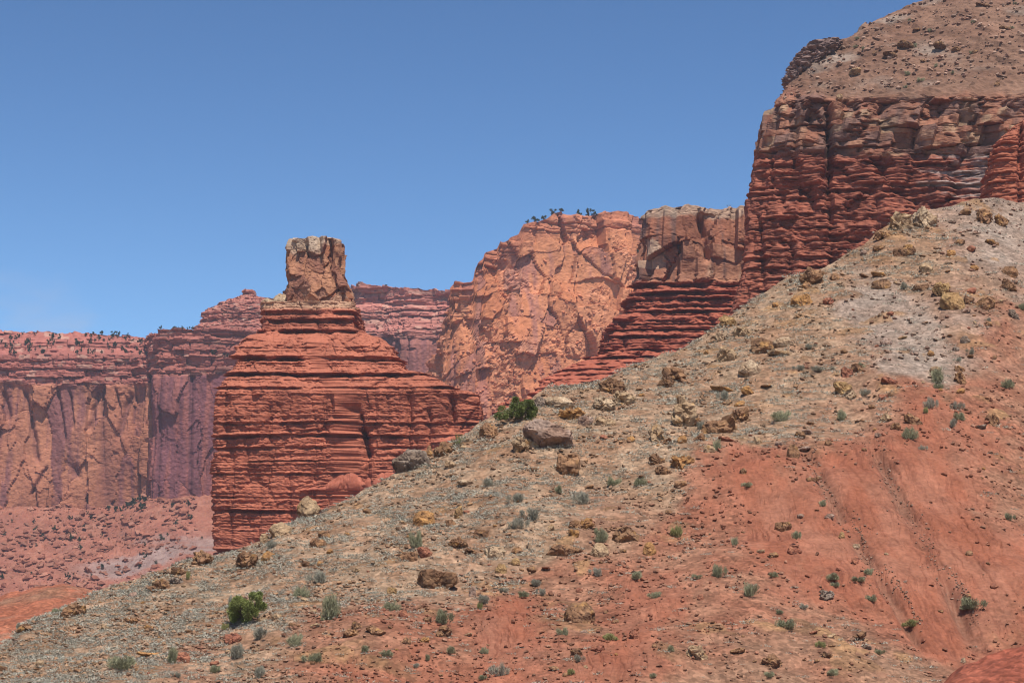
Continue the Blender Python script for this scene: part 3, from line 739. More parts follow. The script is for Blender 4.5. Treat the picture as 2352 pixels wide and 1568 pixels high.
# ------------------------------------------------------------------ tan cliff on dark red beds, behind the mesa
YT = 480.0
LT = [(492, 1489), (500, 1483), (560, 1479), (640, 1478), (652, 1470), (664, 1452), (690, 1440), (700, 1447), (712, 1450), (738, 1412), (752, 1400), (775, 1388), (800, 1384), (822, 1378), (829, 1335), (842, 1318), (852, 1290), (870, 1255), (885, 1240), (900, 1236), (918, 1226), (928, 1150), (960, 1140), (1080, 1120)]
def tfront(v): return float(np.interp(v, [492, 640, 664, 700, 775, 822, 850, 900, 960, 1080], [462, 460, 459, 458, 452, 449, 440, 428, 420, 412]))
V, D, zr = tower([(v, l, 1960, tfront(v), 575) for v, l in LT], YT, 5.0, 330, 400, vis=(0, .72), back=30)
P = V.astype(f32); pu, pv = to_pic(V)
zT = lambda v: float(z_at(v, tfront(v) + 3))
LED = [(zT(v), d, th) for v, d, th in [(652, 1.6, 1.6), (676, .9, .9), (690, 1.0, .8), (706, .8, .7), (718, .9, .9), (748, .5, .5), (760, .6, .6), (775, .7, .8), (792, .5, .5), (806, .7, .7), (824, 1.2, 1.0), (838, .4, .5), (851, .9, .6), (880, .4, .4), (905, .5, .5)]]
B = beds(float(zr[0]) - 3, zT(648), .3, .9, 41, LED, soft=.45, hard=.6)
w = .35 * fbm(P, (16, 16, 12), 3, 600) + .15 * fbm(P, (2, 2, 3), 3, 601)
prf, tone = bed_at(B, P[..., 2] + w)
low = sstep(640, 654, pv + 5 * fbm(P, 4.0, 2, 602))
Q = P + 1.2 * np.stack([fbm(P, 5.0, 2, 605), fbm(P, 5.0, 2, 606), fbm(P, 5.0, 2, 607)], -1)
a1, R1, e1 = facets(Q, (9.0, 9.0, 17), 608, 1.3, .25, .025)
a2, R2, e2 = facets(Q, (3.6, 3.6, 6.0), 609, 1.2, .15, .03)
a3, R3, e3 = facets(Q, (.8, .8, .6), 610, .9, .3, .1)
gl = np.clip(1 - 3.0 * np.abs(fbm(P * np.array((1, 1, .12), f32), 8.0, 3, 604)), 0, 1) ** 2
rough = fbm(P, (.9, .9, .8), 4, 611, .6)
k1, K1, _ = bricks(P, 7.0, 16.0, 640, .35, .8, .8, .03); k2, K2, _ = bricks(P, 3.0, 5.5, 646, .35, .7, .4, .04); k3, K3, _ = bricks(P, 2.6, .9, 652, .3, .5, .5, .07)
off = low * (1.6 * prf * (.25 + 1.4 * sstep(-.3, .4, fbm(P, (6, 6, 2), 3, 612))) + .5 * a2 + .5 * k3 - 1.0 * gl) + (1 - low) * (1.5 * a1 + 2.3 * k1 + .9 * k2) + (.05 + .1 * low) * a3 + (.10 + .15 * low) * rough + .8 * fbm(P, 14.0, 3, 613)
off -= cleft(V, 1610, 500, 1622, 600, 8, 3.0, seed=8) + cleft(V, 1478, 560, 1478, 640, 5, 1.5, seed=2)
Vd = V.copy(); Vd[..., 0] += D[..., 0] * off; Vd[..., 1] += D[..., 1] * off; Vd[..., 2] += .1 * rough + (1 - low) * (.3 * a2 * sstep(497, 492, pv) + sstep(540, 492, pv) * (1.1 * fbm(P, (6, 6, 40), 3, 660) + .7 * (K2[..., 1] - .5)))
nrm = grid_normals(Vd); up = nrm[..., 2] * (-1 if np.median(nrm[:, 80:200, 1]) > 0 else 1)
C_low = red_beds(P, tone, up, R3, 620, (.35, .098, .06), (.22, .062, .042), (.42, .125, .075))
C_low = lerp(C_low, (.47, .15, .09), sstep(850, 900, pv) * .6)
streak = fbm(P * np.array((1, 1, .08), f32), (1.6, 1.6, 1.6), 4, 621)
C_t = lerp((.34, .130, .076), (.42, .20, .122), K1[..., 1])
C_t = lerp(C_t, (.175, .098, .080), sstep(.34, .60, .5 * K1[..., 0] + .2 * K2[..., 0] + .45 * streak) * .9)
C_t = lerp(C_t, (.58, .42, .29), sstep(.7, .95, R2[..., 2]) * .6 * sstep(-.1, .3, fbm(P, 8.0, 2, 622)))
C_t = lerp(C_t, (.52, .40, .29), (1 - sstep(494, 503, pv)) * .6)
C = C_low * low[..., None] + C_t * (1 - low)[..., None]
Vd = cap(Vd, .5, 630, 10, .5); C = np.concatenate([C, np.repeat(C[-1:], 10, 0)])
Vd, C = skirt(Vd, C, .5)
cliff_t = tag(grid_obj("cliff", Vd, C, M_mid, closed=True), "tan streaked cliff on dark red beds between mesa and orange cliff", "cliff", kind="structure")

# ------------------------------------------------------------------ walls that run along a line in plan
def wall(plan, vbot, top, yref, nc, nr, recline=0.0, plateau=60.0, npl=16, dense=(None, None)):
    """plan: (u, depth) points, left to right; top: (u, v) skyline; returns V[r, c], outward dirs, unit height t, top row index"""
    pl = np.array(plan, float); k = np.linspace(0, 1, 400)
    seg = np.r_[0, np.cumsum(np.hypot(np.diff(pl[:, 0]), np.diff(pl[:, 1]) * 1.2))]; seg /= seg[-1]
    u = np.interp(k, seg, pl[:, 0]); y = np.interp(k, seg, pl[:, 1])
    ker = np.hanning(13); ker /= ker.sum()
    pad = lambda a: np.convolve(np.pad(a, 6, mode='edge'), ker, 'valid')
    u, y = pad(u), pad(y)
    X = x_at(u, y, (vbot + top[0][1]) / 2)
    s = np.r_[0, np.cumsum(np.hypot(np.diff(X), np.diff(y)))]
    q = np.linspace(0, s[-1], nc)
    X = np.interp(q, s, X); Y = np.interp(q, s, y); U = np.interp(q, s, u)
    tx, ty = np.gradient(X), np.gradient(Y); ln = np.hypot(tx, ty)
    D = np.stack([ty / ln, -tx / ln], -1)                    # left to right: outward is towards the viewer
    vt = tab(top, U)[:, 0]
    zb = z_at(vbot, Y); zt = z_at(vt, Y); zt = z_at(vt, Y + recline * (zt - zb))
    t = np.linspace(0, 1, nr)[:, None]
    Z = zb[None] + (zt - zb)[None] * t
    rec = recline * (Z - zb[None])
    V = np.stack([X[None] * (1 + .5 * rec / Y[None]), Y[None] + rec, Z], -1)
    rows = []
    for j in range(1, npl + 1):
        R = V[nr - 1].copy(); d = plateau * (j / npl) ** 1.8
        R[:, 0] -= D[:, 0] * d * .25; R[:, 1] += d
        rows.append(R)
    return np.concatenate([V, np.stack(rows)]), D[None], np.concatenate([t, 1 + 0 * np.arange(npl)[:, None]]), nr

# bright orange rubble cliff in the middle distance
TOPC = [(900, 905), (985, 880), (1000, 800), (1012, 745), (1030, 690), (1040, 655), (1048, 648), (1078, 647), (1084, 645), (1090, 612), (1105, 600), (1112, 582), (1140, 574), (1146, 560), (1165, 552), (1170, 545), (1192, 536), (1200, 514), (1222, 508), (1262, 502), (1275, 494), (1290, 492), (1330, 496), (1370, 496), (1390, 488), (1415, 484), (1445, 486), (1455, 492), (1500, 496), (1700, 496)]
V, D, t, nr = wall([(960, 980), (978, 900), (990, 858), (1010, 842), (1060, 836), (1200, 842), (1350, 856), (1480, 872), (1560, 880), (1720, 900)], 1120, TOPC, 850, 420, 420, recline=.16, plateau=90)
P = V.astype(f32); pu, pv = to_pic(V)
Q = P + 2.0 * np.stack([fbm(P, 20.0, 2, 700), fbm(P, 16.0, 3, 701), fbm(P, 16.0, 3, 702)], -1)
big1, R1, e1 = facets(Q, (15, 15, 34), 703, 1.1, .3, .025)
a2, R2, e2 = bricks(Q, 7.5, 12.0, 704, .5, 1.0, .35, .04)
a3, R3, e3 = facets(Q, (3.0, 3.0, 3.2), 705, 1.1, .45, .08)
a4, R4, e4 = facets(Q, (1.2, 1.2, 1.2), 706, 1.0, .3, .1)
rub = sstep(.0, .5, fbm(P, 22.0, 3, 707) + .35 * sstep(720, 900, pv))
wl_ = np.concatenate([np.ones(nr), np.linspace(.5, .15, V.shape[0] - nr)])[:, None]
off = wl_ * (3.6 * big1 + (2.0 + .4 * rub) * a2 + (.12 + .75 * rub) * a3 + (.05 + .28 * rub) * a4 + .25 * fbm(P, 1.6, 3, 708))
zzb, prb, tnb = beds(float(V[..., 2].min()) - 5, float(V[..., 2].max()) + 5, 1.0, 3.4, 51, soft=.3)
prc = np.interp(P[..., 2] + .8 * fbm(P, 12.0, 2, 709), zzb, prb)
capb = sstep(60, 25, pv - tab(TOPC, np.clip(pu, 900, 1700))[..., 0])
off += wl_ * capb * 2.2 * prc
Vd = V.copy(); Vd[..., 0] += D[..., 0] * off; Vd[..., 1] += D[..., 1] * off
Vd[..., 2] += .9 * a2 * (.1 + .9 * (t >= 1)) + .25 * a3 * rub + (t >= 1) * 1.2 * fbm(P, 8.0, 3, 711)
C = lerp((.56, .205, .095), (.62, .265, .135), R2[..., 1])
streak = fbm(P * np.array((1, 1, .12), f32), 5.0, 3, 712)
C = lerp(C, (.36, .155, .125), sstep(.56, .74, .6 * R1[..., 0] + .25 * R2[..., 0] + .35 * streak) * .75)
C = lerp(C, (.66, .34, .21), rub * .5 * R3[..., 0])
C = lerp(C, (.40, .14, .09), capb * .5)
C = lerp(C, (.52, .23, .15), .5 * sstep(900, 1000, pv))
Vd, C = skirt(Vd, C, .7, closed=False)
cliff_c = tag(grid_obj("cliff", Vd, C, M_far), "bright orange broken cliff with trees on its rim", "cliff", kind="structure")

# ------------------------------------------------------------------ far cliffs: left wall, purple buttress, capped cliff behind the butte
def far_cliff(plan, vbot, top, yref, nc, nr, vledge, seed, c_wall, c_wall2, c_varn, varn, c_led, label, joints=1.0, plateau=70, recl=.03, steps=None, strk=1.0, clefts=()):
    V, D, t, nr = wall(plan, vbot, top, yref, nc, nr, recline=recl, plateau=plateau)
    P = V.astype(f32); pu, pv = to_pic(V)
    if steps is not None:                             # ledges set back one behind the other
        sb = tab(steps, pv)[..., 0]
        V = V.copy(); V[..., 2] *= 1 + sb / V[..., 1]; V[..., 0] *= 1 + sb / V[..., 1]; V[..., 1] += sb
    led = 1 - sstep(vledge - 4, vledge + 8, pv + 9 * fbm(P, 14.0, 3, seed))
    zzb, prb, tnb = beds(float(V[..., 2].min()) - 5, float(V[..., 2].max()) + 5, .9, 3.0, seed, soft=.3)
    zz = P[..., 2] + 1.0 * fbm(P, (30, 30, 12), 3, seed + 1)
    prc, tn = np.interp(zz, zzb, prb), np.interp(zz, zzb, tnb)
    Q = P + 3.0 * np.stack([fbm(P, 18.0, 3, seed + 2), fbm(P, 18.0, 3, seed + 3), fbm(P, 18.0, 3, seed + 4)], -1)
    a1, R1, e1 = facets(Q, (15, 15, 46), seed + 5, 1.4, .2, .02)
    a2, R2, e2 = facets(Q, (6, 6, 13), seed + 6, 1.2, .15, .03)
    l2, L2, _ = bricks(P, 9, 4.0, seed + 7, .4, .7, .7, .05)
    l3, L3, _ = bricks(P, 3.6, 1.7, seed + 17, .4, .7, .5, .08)
    jn = np.clip(1 - 5 * np.abs(fbm(P * np.array((1, 1, .05), f32), 22.0, 2, seed + 9)), 0, 1) ** 2
    wl_ = np.concatenate([np.ones(nr), np.linspace(.6, .2, V.shape[0] - nr)])[:, None]
    patch = sstep(-.1, .35, fbm(P, 25.0, 3, seed + 10))
    for q in clefts: jn = np.maximum(jn, cleft(V, *q))
    off = wl_ * (led * (3.4 * prc * (1 + .5 * fbm(P, (18, 18, 5), 3, seed + 11)) + 2.2 * l2 + .8 * l3) + (1 - led) * joints * (2.4 * a1 + 1.0 * a2 * patch - 2.6 * jn) + .35 * fbm(P, 1.8, 4, seed + 12) + 3.0 * fbm(P, 45.0, 2, seed + 13))
    Vd = V.copy(); Vd[..., 0] += D[..., 0] * off; Vd[..., 1] += D[..., 1] * off
    pt = np.broadcast_to(t >= 1, pv.shape)
    Vd[..., 2] += .5 * l3 * led + pt * (1.3 * fbm(P, 7.0, 3, seed + 14) + .8 * np.maximum(l3, 0))
    streak = fbm(P * np.array((1, 1, .06), f32), 4.0, 4, seed + 15)
    C = lerp(c_wall, c_wall2, np.clip(.5 + .8 * fbm(P * np.array((1, 1, .35), f32), 25.0, 3, seed + 16), 0, 1))
    C = lerp(C, c_varn, sstep(.5 - varn, .85 - varn, .5 * R1[..., 0] + .2 * R2[..., 0] + .55 * strk * streak + .1) * .85)
    C = lerp(C, c_varn * np.array(.8), jn * .6)
    Cl = lerp(np.array(c_led) * .72, np.array(c_led) * 1.12, np.clip(tn * .7 + .5 * L2[..., 0] - .1, 0, 1))
    Cl = lerp(Cl, (.50, .30, .22), sstep(.8, .95, L3[..., 1]) * .6)
    C = C * (1 - led)[..., None] + Cl * led[..., None]
    Vs, C = skirt(Vd, C, .35, closed=False)
    o = grid_obj("cliff", Vs, C, M_far)
    return tag(o, label, "cliff", kind="structure"), Vd, pu, pv
TOPL = [(-700, 738), (-300, 742), (0, 762), (60, 764), (150, 766), (250, 770), (300, 772), (345, 778), (400, 790)]
cliff_l, VL, _, _ = far_cliff([(-700, 1060), (-300, 1020), (-100, 1000), (150, 1000), (300, 998), (344, 993), (362, 1012), (380, 1040)], 1260, TOPL, 1000, 430, 400, 880, 800,
          (.40, .155, .092), (.46, .195, .110), np.array((.21, .085, .085)), .04, (.36, .125, .095), "far left wall, smooth orange face below red ledges dotted with junipers",
          steps=[(700, 60), (760, 56), (775, 40), (785, 30), (800, 24), (808, 20), (815, 6), (840, 4), (862, 2), (882, 0), (1300, -3)], clefts=[(57, 895, 84, 1058, 6, 1.0, .5, 1), (127, 872, 150, 1010, 4, .9, .5, 2), (158, 900, 170, 980, 3, .8, .6, 3), (8, 900, 20, 960, 6, .7, .6, 4), (225, 890, 205, 985, 6, 1.0, .8, 5), (298, 905, 272, 1005, 7, 1.1, .8, 6), (265, 890, 280, 970, 3, .8, .6, 7), (105, 1075, 72, 1135, 4, .9, .6, 8), (170, 1070, 178, 1095, 9, 1.0, .5, 9)])
TOPP = [(318, 790), (330, 775), (352, 766), (362, 757), (420, 757), (470, 757), (530, 753), (600, 752), (700, 750), (800, 750)]
cliff_p, VP, _, _ = far_cliff([(348, 1060), (338, 1012), (341, 992), (354, 983), (420, 980), (520, 984), (620, 1000), (760, 1060)], 1260, TOPP, 960, 330, 380, 858, 840,
          (.31, .105, .088), (.35, .135, .105), np.array((.19, .075, .085)), .18, (.38, .135, .10), "purple red buttress wall at the left of the layered butte",
          steps=[(740, 9), (765, 6), (785, 4), (815, 2), (860, 0), (1300, -3)], joints=.75, strk=1.3)
TOPR = [(700, 690), (800, 668), (812, 660), (818, 652), (850, 653), (880, 657), (900, 660), (960, 662), (1020, 667), (1060, 668), (1150, 668)]
cliff_r, VR, _, _ = far_cliff([(700, 1200), (790, 1150), (812, 1112), (822, 1098), (880, 1100), (935, 1085), (990, 1090), (1045, 1080), (1100, 1080), (1180, 1100)], 1000, TOPR, 1090, 260, 280, 770, 880,
          (.34, .13, .105), (.42, .17, .125), np.array((.22, .09, .09)), .12, (.44, .17, .13), "far pink capped cliff between the chimney and the orange cliff",
          steps=[(640, 34), (660, 32), (700, 33), (706, 26), (715, 24), (760, 6), (775, 2), (790, 0), (1000, -3)], joints=.9)
# stepped knoll on top of the purple buttress
def knoll(levels, yref, seed, label, name="knoll"):
    V, D, zr = tower(levels, yref, 2.6, 170, 120, vis=(0, .95))
    P = V.astype(f32)
    B = beds(float(zr[0]) - 2, float(zr[-1]) + 2, .8, 2.4, seed, soft=.3)
    prc, tn = bed_at(B, P[..., 2] + .6 * fbm(P, 10.0, 3, seed + 1))
    l2, L2, _ = facets(P, (5, 5, 2.2), seed + 2, 1.0, .6, .08); l3, L3, _ = facets(P, (2, 2, 1.0), seed + 3, 1, .5, .1)
    off = 2.2 * prc + 1.6 * l2 + .6 * l3 + .3 * fbm(P, 1.5, 3, seed + 4)
    V = V.copy(); V[..., 0] += D[..., 0] * off; V[..., 1] += D[..., 1] * off; V[..., 2] += .4 * l3
    C = lerp((.30, .105, .078), (.46, .18, .13), np.clip(tn * .6 + .5 * L2[..., 0], 0, 1))
    C = lerp(C, (.52, .36, .28), sstep(.86, .97, L3[..., 1]) * .7)
    V = cap(V, .8, seed + 5, 8, .5); C = np.concatenate([C, np.repeat(C[-1:], 8, 0)])
    return tag(grid_obj(name, V, C, M_far, closed=True), label, "knoll", kind="structure")
knoll([(668, 562, 583, 1074, 1082), (673, 559, 586, 1073, 1084), (682, 562, 584, 1073, 1084), (686, 545, 600, 1066, 1096), (690, 535, 625, 1062, 1102), (697, 508, 660, 1052, 1114), (704, 498, 680, 1048, 1118), (712, 474, 690, 1042, 1120), (730, 468, 700, 1038, 1122), (742, 464, 710, 1034, 1124), (752, 455, 720, 1024, 1126), (764, 440, 740, 1014, 1128)], 1030, 900,
      "stepped red knoll with a small block on its tip left of the chimney")

# ------------------------------------------------------------------ boulder-strewn talus below the far left cliffs
tu = np.linspace(-700, 760, 420)
TT = [(-700, 1150), (-200, 1160), (0, 1165), (100, 1168), (200, 1172), (280, 1165), (310, 1150), (350, 1140), (430, 1145), (490, 1150), (600, 1140), (760, 1130)]
vt = tab(TT, tu)[:, 0]; tt = np.linspace(-.15, 1.12, 200)[:, None]
v = 1450 + (vt[None] - 1450) * tt
yt_ = np.interp(tu, [-700, 300, 345, 420, 760], [1012, 998, 990, 978, 985])
y = 780 + (yt_[None] - 780) * (tt ** .9 if False else tt)
V = to_world(tu[None] + 0 * v, v, y); P = V.astype(f32)
a1, R1, _ = facets(P, (7, 7, 5), 920, 1.1, .2, .08); a2, R2, _ = facets(P, (2.6, 2.6, 2.0), 921, 1.1, .3, .1); a3, R3, _ = facets(P, (1.1, 1.1, 1.0), 922, 1.0, .3, .1)
dens = sstep(-.35, .3, fbm(P, 30.0, 3, 923))
V[..., 2] += 3.0 * fbm(P, 60.0, 3, 924) + 1.7 * np.maximum(a1, -.1) * dens * sstep(.5, .8, R1[..., 1]) + .85 * np.maximum(a2, -.1) * (.4 + .6 * dens) + .35 * a3
C = lerp((.29, .108, .070), (.35, .155, .103), R2[..., 0]); C = lerp(C, (.23, .082, .058), R1[..., 2] * .6)
ban = sstep(1215, 1255, v + 25 * fbm(P, 40.0, 3, 925)) * (1 - sstep(1320, 1350, v)) * sstep(120, 260, tu)[None]
C = lerp(C, lerp((.25, .165, .145), (.31, .22, .19), R2[..., 1]), np.clip(ban * sstep(-.25, .25, fbm(P, (30, 30, 10), 3, 926)) * .9, 0, 1))
talus = tag(grid_obj("talus_slope", V, C, M_far), "red boulder strewn talus below the far left cliffs", "talus slope", kind="structure")
TAL_V, TAL_u, TAL_v = V, tu, v
# ================================================================== BOULDERS
_bm = bmesh.new(); bmesh.ops.create_icosphere(_bm, subdivisions=5, radius=1.0)
_bm.verts.ensure_lookup_table()
ICO5 = np.array([v.co[:] for v in _bm.verts], float); ICO5F = np.array([[v.index for v in f.verts] for f in _bm.faces]); _bm.free()
_bm = bmesh.new(); bmesh.ops.create_icosphere(_bm, subdivisions=3, radius=1.0)
ICO3 = np.array([v.co[:] for v in _bm.verts], float); ICO3F = np.array([[v.index for v in f.verts] for f in _bm.faces]); _bm.free()
PAL = {  # weathered face, fresh face, dark varnish
    'dk': ((.200, .105, .058), (.31, .175, .095), (.085, .048, .032)),
    'br': ((.270, .145, .080), (.39, .215, .110), (.120, .066, .042)),
    'or': ((.385, .200, .085), (.50, .260, .095), (.160, .082, .045)),
    'oc': ((.400, .240, .110), (.48, .305, .140), (.190, .105, .058)),
    'cr': ((.440, .300, .185), (.54, .400, .265), (.210, .125, .075)),
    'tn': ((.400, .265, .155), (.50, .345, .205), (.190, .115, .070)),
    'pk': ((.330, .205, .145), (.41, .290, .225), (.170, .100, .072)),
    'rd': ((.330, .130, .080), (.42, .180, .105), (.160, .066, .045)),
    'gy': ((.205, .145, .105), (.32, .245, .190), (.090, .062, .046)),
}
def rock_verts(dirs, seed, kind, size, colr, fine=True):
    """an angular rock: planes cut from a ball, broken faces, cracks; size = full width, depth, height in metres"""
    r = np.random.default_rng(seed)
    npl = {'b': 13, 'r': 22, 's': 12, 'o': 16, 'p': 13}[kind]
    N = r.normal(size=(npl, 3)); N /= np.linalg.norm(N, axis=1, keepdims=True)
    lo = {'b': .58, 'r': .80, 's': .6, 'o': .62, 'p': .58}[kind]
    H = r.uniform(lo, .95, npl)
    if kind in 'bs': N = np.vstack([N, (.1, -.05, 1), (0.15, .1, -1)]); H = np.r_[H, .62, .6]
    q = np.maximum(dirs @ N.T, 1e-3)
    rad = np.minimum((H / q).min(1), 1.0)
    if kind == 'p': rad = rad * (1 - .30 * np.clip(dirs[:, 2], 0, 1) ** 2)
    P = dirs * rad[:, None]
    sh = r.uniform(-20, 20, 3)
    S = np.array(size) / 2.0
    W = P * S; m = float(np.mean(S))
    Q = (W / m + sh).astype(f32)
    if kind == 'o':
        a, R, e = facets(Q, .85, seed % 97, 1.4, .25, .05); b, R2, e2 = facets(Q, .36, seed % 89 + 3, 1.2, .3, .07)
        d = .24 * a + .13 * b + .06 * fbm(Q, .16, 3, 5)
    elif kind == 'r':
        a, R, e = facets(Q, 1.0, seed % 97, .9, .25, .05); b, R2, e2 = facets(Q, .4, seed % 89 + 3, .9, .4, .09)
        d = .08 * a + .05 * b + .10 * fbm(Q, .7, 3, 5) + .03 * fbm(Q, .14, 3, 6)
    else:
        a, R, e = facets(Q, .9, seed % 97, 1.1, .45, .05); b, R2, e2 = facets(Q, .36, seed % 89 + 3, 1.0, .45, .09)
        d = .12 * a + .06 * b + .035 * fbm(Q, .16, 3, 6)
    W[:, :2] *= (1 - .22 * np.clip(-dirs[:, 2:3] - .05, 0, 1) ** .8)
    W = W + (P / np.maximum(np.linalg.norm(P, axis=1, keepdims=True), 1e-6)) * d[:, None] * m
    c0, c1, c2 = PAL[colr]
    n = fbm(Q, .9, 4, 8)
    C = lerp(c0, c1, sstep(-.25, .45, n + .5 * (R[..., 0] - .5)))
    C = lerp(C, c2, sstep(.15, .5, fbm(Q, .55, 4, 9) + .45 * (R2[..., 1] - .5)) * .8)
    if colr in ('br', 'dk', 'or', 'tn'):
        C = lerp(C, (.50, .27, .09), sstep(.28, .55, fbm(Q, .8, 3, 12)) * .55)
    return W, C
def make_rock_mesh(name, seed, kind, size, colr, tilt=(0, 0, 0), fine=True):
    D_, F_ = (ICO5, ICO5F) if fine else (ICO3, ICO3F)
    W, C = rock_verts(D_, seed, kind, size, colr)
    M = np.array(Matrix.Rotation(tilt[2], 3, 'Z') @ Matrix.Rotation(tilt[1], 3, 'Y') @ Matrix.Rotation(tilt[0], 3, 'X'))
    return raw_mesh(name, W @ M.T, F_, C, M_boulder)

